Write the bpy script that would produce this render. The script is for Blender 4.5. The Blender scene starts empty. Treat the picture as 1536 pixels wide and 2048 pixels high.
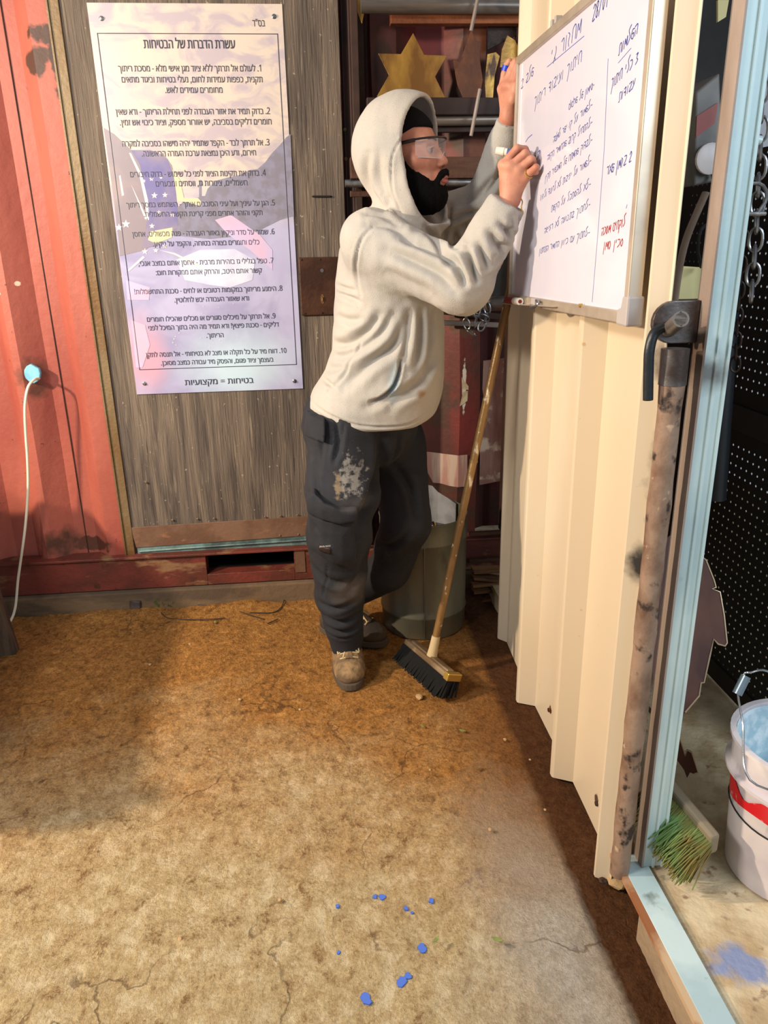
import bpy, bmesh, math, random
import numpy as np
from mathutils import Vector, Matrix

random.seed(7); RNG = np.random.RandomState(7)
PI = math.pi
# ---------------------------------------------------------------- camera
SC = bpy.context.scene
COL = SC.collection
CAMF, YAW, PITCH, ROLL = 1515.818, 0.0909157575, 0.340416283, -0.0200919547
CPOS = np.array([0.0, 0.0, 1.4])
_f = np.array([math.sin(YAW)*math.cos(PITCH), math.cos(YAW)*math.cos(PITCH), -math.sin(PITCH)])
_r0 = np.array([math.cos(YAW), -math.sin(YAW), 0.0]); _u0 = np.cross(_r0, _f)
_r = math.cos(ROLL)*_r0+math.sin(ROLL)*_u0; _u = -math.sin(ROLL)*_r0+math.cos(ROLL)*_u0
cam = bpy.data.cameras.new('camera'); camo = bpy.data.objects.new('camera', cam); COL.objects.link(camo)
camo.matrix_world = Matrix(((_r[0], _u[0], -_f[0], CPOS[0]), (_r[1], _u[1], -_f[1], CPOS[1]),
                            (_r[2], _u[2], -_f[2], CPOS[2]), (0, 0, 0, 1)))
cam.sensor_fit = 'VERTICAL'; cam.sensor_height = 36.0; cam.sensor_width = 27.0
cam.lens = CAMF/2048*36.0; cam.clip_start = 0.05
SC.camera = camo

def J(px, py, Y, axis=1):
    """point where the sight line of a photograph position meets the plane Y (axis 0: X, 2: Z)"""
    d = (px-768)/CAMF*_r-(py-1024)/CAMF*_u+_f
    return CPOS+(Y-CPOS[axis])/d[axis]*d
def JX(px, py, X): return J(px, py, X, 0)
def JZ(px, py, Z=0.0): return J(px, py, Z, 2)

def c(r, g, b):
    f = lambda v: (v/255/12.92 if v/255 <= .04045 else ((v/255+.055)/1.055)**2.4)
    return (f(r), f(g), f(b), 1.0)

# ---------------------------------------------------------------- world, lights, exposure
w = bpy.data.worlds.new('world'); SC.world = w; w.use_nodes = True
w.node_tree.nodes['Background'].inputs[0].default_value = (0.80, 0.88, 1.0, 1)
w.node_tree.nodes['Background'].inputs[1].default_value = 0.36
SC.view_settings.view_transform = 'Standard'; SC.view_settings.look = 'None'
SC.view_settings.exposure = 0.0; SC.view_settings.gamma = 1.0; SC.view_settings.use_curve_mapping = False

def area(name, loc, tgt, size, power, col, sy=None):
    l = bpy.data.lights.new(name, 'AREA'); l.energy = power; l.color = col; l.size = size
    if sy: l.shape = 'RECTANGLE'; l.size_y = sy
    o = bpy.data.objects.new(name, l); COL.objects.link(o); o.location = loc
    o.rotation_euler = (Vector(tgt)-Vector(loc)).to_track_quat('-Z', 'Y').to_euler()
    return o
# the warm work lamp on the left, an added neutral fill, the daylight at the right-hand opening
area('work_lamp', (-2.35, 1.55, 1.9), (0.2, 2.2, 0.9), 0.10, 98, (1.0, 0.80, 0.58))
area('neutral_fill', (-1.7, 0.6, 2.35), (0.1, 2.0, 0.5), 0.7, 60, (1.0, 0.93, 0.84), 0.3)
area('daylight_opening', (1.9, -0.6, 2.2), (0.85, 1.2, 0.5), 1.2, 42, (0.78, 0.90, 1.0))

# ---------------------------------------------------------------- materials
class NT:
    def __init__(s, name):
        s.m = bpy.data.materials.new(name); s.m.use_nodes = True; s.t = s.m.node_tree; s.n = s.t.nodes
        s.b = s.n['Principled BSDF']; s.tc = s.n.new('ShaderNodeTexCoord').outputs['Object']
    def link(s, a, b): s.t.links.new(a, b)
    def mapc(s, sc=(1, 1, 1)):
        if tuple(sc) == (1, 1, 1): return s.tc
        m = s.n.new('ShaderNodeMapping'); m.inputs['Scale'].default_value = sc; s.link(s.tc, m.inputs[0]); return m.outputs[0]
    def noise(s, scale, det=4, st=(1, 1, 1), rough=.55, dist=0):
        n = s.n.new('ShaderNodeTexNoise'); s.link(s.mapc(st), n.inputs['Vector']); n.inputs['Scale'].default_value = scale
        n.inputs['Detail'].default_value = det; n.inputs['Roughness'].default_value = rough; n.inputs['Distortion'].default_value = dist
        return n.outputs[0]
    def vor(s, scale, feat='DISTANCE_TO_EDGE', st=(1, 1, 1)):
        n = s.n.new('ShaderNodeTexVoronoi'); s.link(s.mapc(st), n.inputs['Vector']); n.feature = feat; n.inputs['Scale'].default_value = scale
        return n.outputs['Distance']
    def ramp(s, x, a, b):
        n = s.n.new('ShaderNodeMapRange'); n.inputs[1].default_value = a; n.inputs[2].default_value = b; s.link(x, n.inputs[0]); return n.outputs[0]
    def mix(s, f, a, b):
        n = s.n.new('ShaderNodeMix'); n.data_type = 'RGBA'
        for i, v in ((0, f), (6, a), (7, b)):
            if hasattr(v, 'default_value') or hasattr(v, 'is_linked'): s.link(v, n.inputs[i])
            else: n.inputs[i].default_value = v
        return n.outputs[2]
    def math(s, op, a, b=0.0):
        n = s.n.new('ShaderNodeMath'); n.operation = op
        for i, v in ((0, a), (1, b)):
            if isinstance(v, (int, float)): n.inputs[i].default_value = v
            else: s.link(v, n.inputs[i])
        return n.outputs[0]
    def xyz(s, i):
        n = s.n.new('ShaderNodeSeparateXYZ'); s.link(s.tc, n.inputs[0]); return n.outputs[i]
    def blob(s, cen, rad, wob=.35, nscale=14, soft=.12):
        """1 inside a noisy ellipsoid about cen"""
        m = s.n.new('ShaderNodeMapping'); m.vector_type = 'TEXTURE'
        m.inputs['Location'].default_value = cen; m.inputs['Scale'].default_value = rad; s.link(s.tc, m.inputs[0])
        l = s.n.new('ShaderNodeVectorMath'); l.operation = 'LENGTH'; s.link(m.outputs[0], l.inputs[0])
        d = s.math('ADD', l.outputs['Value'], s.math('MULTIPLY', s.math('SUBTRACT', s.noise(nscale, 5), .5), wob*4))
        return s.ramp(d, 1+soft, 1-soft)

def mat(name, col, rough=.6, metal=0., col2=None, ns=5, st=(1, 1, 1), lo=.42, hi=.58, spots=(), blobs=(), bump=0., bs=60,
        bst=(1, 1, 1), bdet=5, alpha=None, spec=None, trans=0., sheen=0., dist=0):
    t = NT(name); b = t.b; out = col
    if col2 is not None: out = t.mix(t.ramp(t.noise(ns, 5, st, dist=dist), lo, hi), col, col2)
    for (cc, sc, a, bb, sst) in spots: out = t.mix(t.ramp(t.noise(sc, 4, sst), a, bb), out, cc)
    for bl in blobs: out = t.mix(t.blob(*bl[1:]), out, bl[0])
    if hasattr(out, 'is_linked'): t.link(out, b.inputs['Base Color'])
    else: b.inputs['Base Color'].default_value = out
    b.inputs['Roughness'].default_value = rough; b.inputs['Metallic'].default_value = metal
    if spec is not None: b.inputs['Specular IOR Level'].default_value = spec
    if trans: b.inputs['Transmission Weight'].default_value = trans
    if sheen: b.inputs['Sheen Weight'].default_value = sheen
    if alpha is not None: b.inputs['Alpha'].default_value = alpha
    if bump:
        n = t.n.new('ShaderNodeBump'); n.inputs['Distance'].default_value = bump; n.inputs['Strength'].default_value = 1
        t.link(t.noise(bs, bdet, bst), n.inputs['Height']); t.link(n.outputs[0], b.inputs['Normal'])
    t.m.diffuse_color = col if not hasattr(col, 'is_linked') else (1, 1, 1, 1)
    return t.m

O3 = (1, 1, 1)
M = {}
def setup_mats():
    A = lambda k, *a, **kw: M.__setitem__(k, mat(k, *a, **kw))
    rust = c(92, 48, 28)
    pB = lambda px, py, Y=2.97: tuple(J(px, py, Y))
    cont_b = [(c(74, 48, 36), pB(80, 125), (.05, .06, .045), .5, 16), (c(70, 44, 33), pB(95, 70), (.05, .06, .03), .5, 18),
              (c(60, 40, 28), pB(128, 150), (.03, .06, .14), .5, 18), (c(104, 54, 40), pB(65, 745), (.045, .06, .045), .5, 26, .5),
              (c(96, 54, 40), pB(78, 778), (.03, .06, .03), .6, 30, .5), (c(84, 52, 40), pB(130, 1085), (.07, .06, .05), .6, 18, .5),
              (c(88, 50, 36), pB(185, 1090), (.07, .06, .03), .5, 22),
              (c(220, 208, 180), pB(36, 567), (.010, .06, .008), .5, 60), (c(230, 222, 205), pB(2, 585), (.008, .06, .008), .5, 60),
              (c(60, 34, 24), pB(765, 130, 3.0), (.035, .1, .075), .15, 10),               (c(215, 205, 190), pB(928, 775, 3.0), (.008, .1, .09), .5, 30),  # leading blob is a dark oval shadow painted on the wall
              (c(90, 52, 34), pB(860, 1000, 3.0), (.05, .1, .09), .5, 18), (c(96, 62, 44), pB(930, 640, 3.0), (.06, .1, .07), .5, 14),
              (c(104, 60, 38), pB(965, 290, 3.0), (.05, .1, .07), .3, 14), (c(110, 62, 36), pB(950, 130, 3.0), (.06, .1, .14), .4, 14)]
    A('container', c(168, 90, 74), .55, 0, c(148, 72, 60), 3, (1, 1, .25), spots=[(c(150, 62, 48), 9, .6, .72, (1, 1, .15)), (c(92, 50, 36), 30, .70, .74, O3)],
      blobs=cont_b, bump=.002, bs=30)
    A('container_shaded', c(120, 42, 38), .6, 0, c(84, 40, 30), 4, (1, 1, .3), spots=[(c(70, 44, 30), 8, .52, .62, O3)], bump=.002, bs=30,
      blobs=cont_b[9:])  # darker copy of the container red, shade mixed into the colour
    A('old_white', c(196, 172, 154), .6, 0, c(176, 130, 116), 12, (3, 3, .3)); A('old_cream', c(206, 190, 156), .6, 0, c(180, 160, 120), 30)
    A('rail_red', c(112, 50, 40), .5, 0, c(90, 44, 34), 6, (1, 1, 2), spots=[(c(130, 96, 66), 6, .58, .66, (1, 1, 3)), (c(70, 40, 26), 14, .62, .7, O3)], bump=.002)
    A('wood_door', c(118, 104, 90), .8, 0, c(80, 70, 63), 7, (3.2, 3.2, .25), .38, .62, spots=[(c(132, 118, 100), 22, .62, .72, (3, 3, .25)), (c(52, 42, 36), 20, .66, .76, (4, 4, .2)),
      (c(160, 148, 128), 55, .66, .7, O3)], bump=.006, bs=26, bst=(5, 5, .3), dist=.6)
    A('rusty_plate', c(128, 98, 78), .5, .1, c(108, 78, 60), 6, spots=[(c(150, 104, 74), 12, .6, .7, (1, 1, 3))], bump=.0015)
    A('lock_rust', c(82, 52, 36), .45, .5, c(64, 38, 26), 12, bump=.001, bs=80)
    A('angle_ochre', c(128, 108, 78), .5, .2, c(110, 78, 40), 4, (1, 1, .5), spots=[(c(226, 208, 170), 6, .66, .7, (1, 1, .6))], bump=.002)
    A('teal_paint', c(110, 136, 132), .5, 0, c(70, 88, 86), 10, bump=.002)
    A('kerb', c(112, 90, 66), .95, 0, c(86, 70, 54), 5, (1, 1, 3), bump=.004, bs=30)
    A('black', c(14, 13, 13), .8); A('near_black', c(26, 24, 24), .6, 0, c(40, 36, 34), 8)
    A('steel', c(170, 170, 172), .3, .9, c(130, 130, 132), 20, bump=.0005); A('chrome', c(220, 220, 220), .15, 1.)
    A('galv', c(128, 128, 114), .42, .45, c(110, 110, 96), 5, (1, 1, .4), spots=[(c(96, 92, 78), 18, .6, .72, (1, 1, .3))], bump=.0015, bs=12)
    A('galv_in', c(185, 188, 195), .4, .4, c(150, 152, 160), 8)
    A('galv_cyan', c(200, 218, 216), .45, .1, c(172, 194, 196), 5, (1, 1, .35), spots=[(c(110, 120, 112), 14, .64, .76, (1, 1, .5))], bump=.001, bs=14,
      blobs=[(c(112, 116, 114), tuple(J(1400, 745, 1.27)), (.05, .1, .028), .6, 12, .6)])  # shadow on the post painted as a dark ellipse
    A('post_brown', c(164, 146, 134), .6, .1, c(140, 122, 110), 6, (1, 1, .3), bump=.001, blobs=[(c(96, 76, 62), tuple(J(1385, 700, 1.27)), (.05, .1, .05), .5, 12, .5)])  # blob carries the post's painted shadow onto the brown face
    A('pipe_rust', c(148, 122, 102), .6, .1, c(108, 80, 62), 12, (1, 1, .6), spots=[(c(50, 38, 32), 26, .58, .66, (1, 1, .8)), (c(190, 160, 130), 30, .66, .72, O3)], bump=.002, bs=40)
    A('bracket', c(112, 108, 106), .4, .6, c(74, 62, 56), 10, bump=.001); A('black_rod', c(38, 42, 46), .4, .3, bump=.0008)
    A('cream_panel', c(212, 198, 174), .34, 0, c(206, 188, 160), 2, (1, 1, .3), spots=[(c(190, 160, 120), 26, .72, .76, O3)], bump=.0006, bs=6, spec=.4,
      blobs=[(c(150, 138, 120), tuple(JX(1300, 950, .615)), (.1, .014, .09), .8, 26, .5), (c(56, 52, 50), tuple(JX(1274, 1130, .615)), (.1, .013, .035), .4, 30, .5), (c(128, 114, 100), tuple(JX(1318, 720, .615)), (.1, .010, .03), .6, 30, .5),
             (c(120, 70, 40), tuple(JX(1098, 1420, .65)), (.05, .012, .012), .4, 60), (c(90, 70, 54), tuple(JX(1192, 1600, .65)), (.05, .012, .016), .4, 60)])
    A('whiteboard', c(206, 202, 214), .10, 0, c(200, 198, 212), 3, spec=.45)
    A('alu', c(206, 192, 172), .35, .6, c(190, 176, 158), 10); A('plastic_grey', c(170, 162, 158), .45)
    A('ink_blue', c(66, 84, 176), .5); A('ink_red', c(206, 60, 56), .5); A('ink_dark', c(50, 48, 64), .5)
    A('hoodie', c(184, 178, 169), .95, 0, c(174, 171, 165), 5, spots=[(c(170, 160, 146), 260, .60, .70, O3)], bump=.0016, bs=500, bdet=3, sheen=.08,
      blobs=[(c(160, 128, 96), tuple(J(843, 787, 2.2)), (.012, .1, .01), .3, 40, .5), (c(158, 176, 184), tuple(J(786, 768, 2.2)), (.014, .1, .045), .3, 18, .7)])
    A('hoodie_in', c(120, 112, 104), .95, bump=.001, bs=400)
    A('pants', c(31, 33, 40), .85, 0, c(22, 23, 28), 6, spots=[(c(46, 44, 47), 10, .64, .78, O3)], bump=.001, bs=300, sheen=0,
      blobs=[(c(128, 124, 118), tuple(J(700, 935, 2.25)), (.034, .2, .048), 1.15, 46, .3), (c(120, 104, 84), tuple(J(672, 950, 2.25)), (.010, .2, .035), 1.0, 46, .3),
             (c(82, 74, 68), tuple(J(700, 1170, 2.25)), (.045, .2, .04), .5, 10, .7), (c(70, 66, 66), tuple(J(715, 985, 2.25)), (.05, .2, .02), .5, 20, .6)])
    A('boot', c(148, 120, 84), .9, 0, c(104, 84, 60), 22, bump=.005, bs=60); A('boot_shaded', c(74, 60, 46), .85, 0, c(48, 40, 34), 10, bump=.002)  # second material: far boot, same leather darkened for the shade there
    A('sole', c(80, 70, 58), .9, bump=.002); A('lace', c(190, 168, 128), .9)
    A('skin', c(194, 138, 114), .5, 0, c(182, 120, 98), 18, bump=.0006, bs=120, spec=.3)
    M['skin'].node_tree.nodes['Principled BSDF'].inputs['Subsurface Weight'].default_value = .08
    M['skin'].node_tree.nodes['Principled BSDF'].inputs['Subsurface Radius'].default_value = (.01, .004, .002)
    A('hair', c(9, 7, 7), .9, spec=.15, bump=.004, bs=260, bst=(1, 1, .3)); A('hair_brown', c(48, 32, 26), .8, bump=.003, bs=300)
    A('beanie', c(12, 12, 15), .95, spec=.15, bump=.002, bs=200); A('lip', c(176, 100, 90), .5); A('eye_white', c(150, 130, 122), .4, spec=.2); A('iris', c(30, 20, 16), .3)
    A('glasses_black', c(14, 14, 18), .3)
    t = NT('lens_glass'); t.b.inputs['Base Color'].default_value = (.95, .95, 1, 1); t.b.inputs['Roughness'].default_value = .03
    t.b.inputs['Alpha'].default_value = .16; t.b.inputs['Specular IOR Level'].default_value = 1.; M['lens'] = t.m
    A('blue_tape', c(30, 60, 190), .4); A('marker_white', c(236, 230, 214), .35); A('marker_blue', c(80, 100, 170), .4); A('marker_red', c(130, 34, 34), .4)
    A('broom_stick', c(150, 116, 70), .35, .4, c(120, 88, 52), 8, (1, 1, .4), spots=[(c(222, 206, 180), 40, .62, .68, (1, 1, .5))], bump=.001)
    A('broom_head', c(148, 126, 98), .4, .1, c(110, 88, 64), 10); A('bristle', c(15, 14, 13), .95); A('gold', c(196, 160, 80), .35, .6)
    A('cable', c(226, 220, 196), .5); A('foam', c(128, 192, 214), .8, 0, c(110, 176, 204), 20, bump=.002)
    A('pipe_grey', c(136, 126, 118), .35, .6, c(100, 92, 86), 6, (.4, 3, 3)); A('bar_brown', c(92, 60, 42), .6, .3, c(70, 42, 30), 6, (.5, 3, 3), bump=.002)
    A('bar_orange', c(150, 88, 48), .6, .2, c(112, 62, 36), 6, (.5, 3, 3), bump=.002); A('bar_dark', c(52, 36, 32), .6, .3, c(38, 26, 24), 6)
    A('star_gold', c(178, 138, 62), .35, .5, c(120, 84, 42), 9, (1, 1, .5), .4, .6, spots=[(c(70, 46, 30), 12, .60, .68, (1, 1, .4))], bump=.001)
    A('rust_plate2', c(122, 72, 42), .6, .3, c(90, 54, 36), 8, bump=.002); A('dark_iron', c(58, 46, 42), .5, .6, c(40, 30, 28), 14, bump=.002)
    A('scrap_wood', c(128, 86, 48), .8, 0, c(92, 60, 34), 8, (1, 6, 6), bump=.003); A('old_panel', c(128, 104, 98), .6, 0, c(96, 62, 56), 7, (1, 1, .3), spots=[(c(170, 158, 148), 8, .55, .62, O3)])
    A('table_wood', c(92, 74, 56), .8, 0, c(66, 52, 40), 8, (5, 5, .5), bump=.003); A('rust_dark', c(66, 42, 32), .7, .2, c(48, 32, 26), 8)
    A('perf', c(22, 26, 26), .5, .2); A('bucket', c(226, 216, 214), .35, 0, c(206, 196, 200), 5, spots=[(c(176, 166, 170), 12, .62, .7, (1, 1, .4))])
    A('bucket_in', c(176, 204, 216), .5, 0, c(226, 236, 240), 24, bump=.004, bs=40); A('red_paint', c(206, 30, 36), .3, 0, c(226, 150, 150), 46, lo=.62, hi=.68)
    A('saw_rust', c(98, 60, 46), .6, .3, c(74, 44, 36), 6, (1, 1, .3)); A('cut_edge', c(214, 190, 160), .4, .5)
    A('bristle_green', c(104, 142, 84), .8, 0, c(128, 112, 56), 9, lo=.38, hi=.55); A('brush_back', c(130, 118, 96), .6)
    A('col_steel', c(120, 136, 146), .35, .5, c(90, 104, 114), 4, (1, 1, .4)); A('leaf', c(120, 128, 70), .6); A('leaf_brown', c(120, 92, 60), .7)
    A('stone', c(170, 140, 98), .8, bump=.002); A('blue_spot', c(70, 104, 190), .6); A('blue_grey', c(120, 136, 170), .7, 0, c(150, 150, 160), 20)
    A('weed', c(96, 120, 40), .6); A('twig', c(60, 46, 34), .8); A('cream_box', c(240, 226, 160), .5); A('machine_grey', c(120, 116, 112), .5, 0, c(90, 86, 84), 6)
    A('machine_red', c(150, 70, 64), .5); A('concrete', c(206, 186, 150), .95, 0, c(176, 150, 112), 9, spots=[(c(140, 112, 84), 30, .62, .72, O3)], bump=.006, bs=40,
      blobs=[(c(130, 140, 170), tuple(JZ(1480, 1920, .08)), (.05, .04, .1), .6, 18, .3)])
    A('edge_rust', c(150, 96, 60), .6, .1, c(196, 166, 130), 8); A('kerb_side', c(160, 138, 110), .8, 0, c(138, 114, 90), 7, bump=.003)
    # poster print: pale clouds above, lavender haze below
    t = NT('poster_print'); z = t.xyz(2)
    sky = t.mix(t.ramp(t.noise(9, 4, (1, 1, 1.6), dist=1.2), .42, .6), c(212, 198, 186), c(186, 174, 182))
    low = t.mix(t.ramp(t.noise(5, 3, O3, dist=.8), .4, .62), c(160, 156, 192), c(184, 182, 214))
    low = t.mix(t.blob((-.28, 2.94, .98), (.16, .1, .11), .3, 7, .7), low, c(196, 218, 232))
    low = t.mix(t.blob((-.62, 2.94, 1.02), (.07, .1, .13), .25, 8, .5), low, c(202, 160, 180))
    t.link(t.mix(t.ramp(z, 1.45, 1.62), low, sky), t.b.inputs['Base Color']); t.b.inputs['Roughness'].default_value = .28; M['poster'] = t.m
    A('print_ridge', c(132, 128, 142), .3, 0, c(142, 140, 162), 30, spec=.4); A('print_flag', c(120, 116, 166), .3, 0, c(146, 136, 158), 6)
    A('print_grey', c(148, 138, 146), .3, 0, c(162, 148, 150), 7); A('print_star', c(226, 214, 214), .3); A('print_yellow', c(216, 204, 170), .3)
    A('print_pink', c(216, 180, 204), .3, 0, c(196, 186, 224), 6); A('print_glove', c(196, 196, 224), .3, 0, c(214, 218, 236), 8); A('glass_rim', c(200, 200, 205), .2, .5)
    # floor: trodden dirt that thins to bare worn concrete towards the camera
    t = NT('floor_dirt'); y = t.xyz(1); x = t.xyz(0)
    n1 = t.noise(3.2, 6, O3, .6); n2 = t.noise(52, 6, (1, .8, 1), .72); n3 = t.noise(17, 8, (1, .8, 1), .80, .15); n4 = t.noise(150, 4, O3, .6)
    mixn = t.math('ADD', t.math('MULTIPLY', n2, .6), t.math('MULTIPLY', n4, .4))
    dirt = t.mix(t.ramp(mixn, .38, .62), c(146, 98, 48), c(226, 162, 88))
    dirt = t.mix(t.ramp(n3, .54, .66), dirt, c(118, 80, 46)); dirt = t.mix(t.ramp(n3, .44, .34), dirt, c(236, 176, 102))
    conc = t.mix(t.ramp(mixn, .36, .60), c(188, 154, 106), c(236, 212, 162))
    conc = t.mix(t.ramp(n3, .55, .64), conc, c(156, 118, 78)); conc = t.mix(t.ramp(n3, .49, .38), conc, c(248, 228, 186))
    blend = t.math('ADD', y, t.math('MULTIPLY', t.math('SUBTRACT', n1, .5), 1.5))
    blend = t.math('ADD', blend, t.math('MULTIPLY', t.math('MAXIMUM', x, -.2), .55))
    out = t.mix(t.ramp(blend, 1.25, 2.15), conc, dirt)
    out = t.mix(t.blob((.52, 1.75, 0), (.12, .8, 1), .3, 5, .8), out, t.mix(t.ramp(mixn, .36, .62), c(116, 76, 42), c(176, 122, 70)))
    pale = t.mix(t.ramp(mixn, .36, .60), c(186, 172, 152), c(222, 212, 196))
    out = t.mix(t.blob((.46, 1.12, 0), (.12, .26, 1), .45, 7, .9), out, pale)  # cool daylight on the near right floor painted as a pale patch
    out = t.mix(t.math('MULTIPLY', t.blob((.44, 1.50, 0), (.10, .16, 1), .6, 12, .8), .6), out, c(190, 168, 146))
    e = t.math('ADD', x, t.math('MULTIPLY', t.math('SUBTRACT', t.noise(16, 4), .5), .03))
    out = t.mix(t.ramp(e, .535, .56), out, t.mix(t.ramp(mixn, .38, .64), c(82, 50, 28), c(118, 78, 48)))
    wv = t.n.new('ShaderNodeTexVoronoi'); wv.feature = 'DISTANCE_TO_EDGE'; wv.inputs['Scale'].default_value = 1.9
    va = t.n.new('ShaderNodeVectorMath'); va.operation = 'ADD'; nn = t.n.new('ShaderNodeTexNoise'); nn.inputs['Scale'].default_value = 4; nn.inputs['Detail'].default_value = 7; t.link(t.tc, nn.inputs[0])
    vs_ = t.n.new('ShaderNodeVectorMath'); vs_.operation = 'SCALE'; vs_.inputs['Scale'].default_value = .5; t.link(nn.outputs['Color'], vs_.inputs[0]); t.link(t.tc, va.inputs[0]); t.link(vs_.outputs[0], va.inputs[1]); t.link(va.outputs[0], wv.inputs['Vector'])
    crack = t.math('MULTIPLY', t.ramp(wv.outputs['Distance'], .011, .002), t.ramp(n1, .46, .56))
    t.link(t.mix(t.math('MULTIPLY', crack, .6), out, c(100, 70, 46)), t.b.inputs['Base Color']); t.b.inputs['Roughness'].default_value = .95
    t.b.inputs['Specular IOR Level'].default_value = .15
    bm_ = t.n.new('ShaderNodeBump'); bm_.inputs['Distance'].default_value = .026
    hsum = t.math('ADD', t.math('MULTIPLY', n2, .7), t.math('MULTIPLY', n3, 1.6)); hsum = t.math('SUBTRACT', t.math('ADD', hsum, t.math('MULTIPLY', n4, .25)), t.math('MULTIPLY', crack, .2))
    t.link(hsum, bm_.inputs['Height']); t.link(bm_.outputs[0], t.b.inputs['Normal'])
    M['floor'] = t.m
setup_mats()

# ---------------------------------------------------------------- object helpers
def reg(o, label=None, cat=None, group=None, kind=None):
    if label: o['label'] = label
    if cat: o['category'] = cat
    if group: o['group'] = group
    if kind: o['kind'] = kind
    return o
def thing(name, loc, label, cat, group=None):
    o = bpy.data.objects.new(name, None); COL.objects.link(o); o.location = tuple(loc); o.empty_display_size = .05
    return reg(o, label, cat, group)
def link(name, me, parent=None):
    o = bpy.data.objects.new(name, me); COL.objects.link(o)
    if parent is not None:
        o.parent = parent
        if parent.type == 'EMPTY': o.matrix_parent_inverse = Matrix.Translation(-Vector(parent.location))
    return o
class MB:
    def __init__(s): s.v = []; s.f = []; s.m = []
    def add(s, vs, fs, mi=0):
        k = len(s.v); s.v += [tuple(map(float, p)) for p in vs]; s.f += [tuple(i+k for i in f) for f in fs]; s.m += [mi]*len(fs); return s
    def box(s, lo, hi, mi=0):
        x0, y0, z0 = lo; x1, y1, z1 = hi
        return s.add([(x0, y0, z0), (x1, y0, z0), (x1, y1, z0), (x0, y1, z0), (x0, y0, z1), (x1, y0, z1), (x1, y1, z1), (x0, y1, z1)],
                     [(0, 3, 2, 1), (4, 5, 6, 7), (0, 1, 5, 4), (1, 2, 6, 5), (2, 3, 7, 6), (3, 0, 4, 7)], mi)
    def obox(s, cen, ax, ay, az, mi=0):
        """box with half-axis vectors"""
        cen = np.array(cen, float); ax, ay, az = (np.array(a, float) for a in (ax, ay, az)); vs = []
        for k in (-1, 1):
            for (i, j) in ((-1, -1), (1, -1), (1, 1), (-1, 1)): vs.append(cen+i*ax+j*ay+k*az)
        return s.add(vs, [(0, 3, 2, 1), (4, 5, 6, 7), (0, 1, 5, 4), (1, 2, 6, 5), (2, 3, 7, 6), (3, 0, 4, 7)], mi)
    def tube(s, pts, rad, n=10, cap=True, mi=0, flat=None):
        pts = [Vector(tuple(p)) for p in pts]; L = len(pts)
        rad = [rad]*L if isinstance(rad, (int, float)) else list(rad)
        t0 = (pts[1]-pts[0]).normalized(); up = Vector((0, 0, 1)) if abs(t0.z) < .9 else Vector((1, 0, 0))
        a = t0.cross(up).normalized(); vs = []
        for i, p in enumerate(pts):
            t = ((pts[min(i+1, L-1)]-pts[i]).normalized()+(pts[i]-pts[max(i-1, 0)]).normalized()).normalized()
            a = (a-t*a.dot(t)).normalized(); b = t.cross(a)
            for k in range(n):
                an = 2*PI*k/n; vs.append(p+(a*math.cos(an)+b*math.sin(an)*(flat or 1))*rad[i])
        fs = [(i*n+k, i*n+(k+1) % n, (i+1)*n+(k+1) % n, (i+1)*n+k) for i in range(L-1) for k in range(n)]
        if cap: fs += [tuple(range(n-1, -1, -1)), tuple(range((L-1)*n, L*n))]
        return s.add(vs, fs, mi)
    def lathe(s, cen, prof, n=32, mi=0, ell=(1, 1), wob=0):
        vs = []; fs = []
        for (r, z) in prof:
            for k in range(n):
                a = 2*PI*k/n; rr = r*(1+wob*math.sin(3*a+z*9)); vs.append((cen[0]+rr*ell[0]*math.cos(a), cen[1]+rr*ell[1]*math.sin(a), cen[2]+z))
        for i in range(len(prof)-1):
            for k in range(n): fs.append((i*n+k, i*n+(k+1) % n, (i+1)*n+(k+1) % n, (i+1)*n+k))
        return s.add(vs, fs, mi)
    def prism(s, poly, off, mi=0):
        """poly: 3D points of a planar outline, off: thickness vector"""
        n = len(poly); off = np.array(off, float); vs = [np.array(p, float) for p in poly]; vs += [p+off for p in vs]
        return s.add(vs, [tuple(range(n)), tuple(range(2*n-1, n-1, -1))]+[(i, i+n, (i+1) % n+n, (i+1) % n) for i in range(n)], mi)
    def build(s, name, mats, parent=None, smooth=False, bevel=0, seg=2):
        me = bpy.data.meshes.new(name); me.from_pydata(s.v, [], s.f)
        mats = mats if isinstance(mats, (list, tuple)) else [mats]
        for m in mats: me.materials.append(M[m])
        if len(mats) > 1: me.polygons.foreach_set('material_index', s.m)
        b = bmesh.new(); b.from_mesh(me); bmesh.ops.recalc_face_normals(b, faces=b.faces[:]); b.to_mesh(me); b.free()
        if smooth:
            me.polygons.foreach_set('use_smooth', [True]*len(me.polygons))
            try: me.set_sharp_from_angle(angle=math.radians(40))
            except Exception: pass
        me.update(); o = link(name, me, parent)
        if bevel:
            m = o.modifiers.new('bevel', 'BEVEL'); m.width = bevel; m.segments = seg; m.limit_method = 'ANGLE'
        return o
def smoothpath(pts, k=6):
    pts = [np.array(p, float) for p in pts]; out = []
    P = [pts[0]]+pts+[pts[-1]]
    for i in range(1, len(P)-2):
        for j in range(k):
            t = j/k; a, b, cc, d = P[i-1:i+3]
            out.append(.5*((2*b)+(-a+cc)*t+(2*a-5*b+4*cc-d)*t*t+(-a+3*b-3*cc+d)*t**3))
    out.append(pts[-1]); return out

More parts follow.
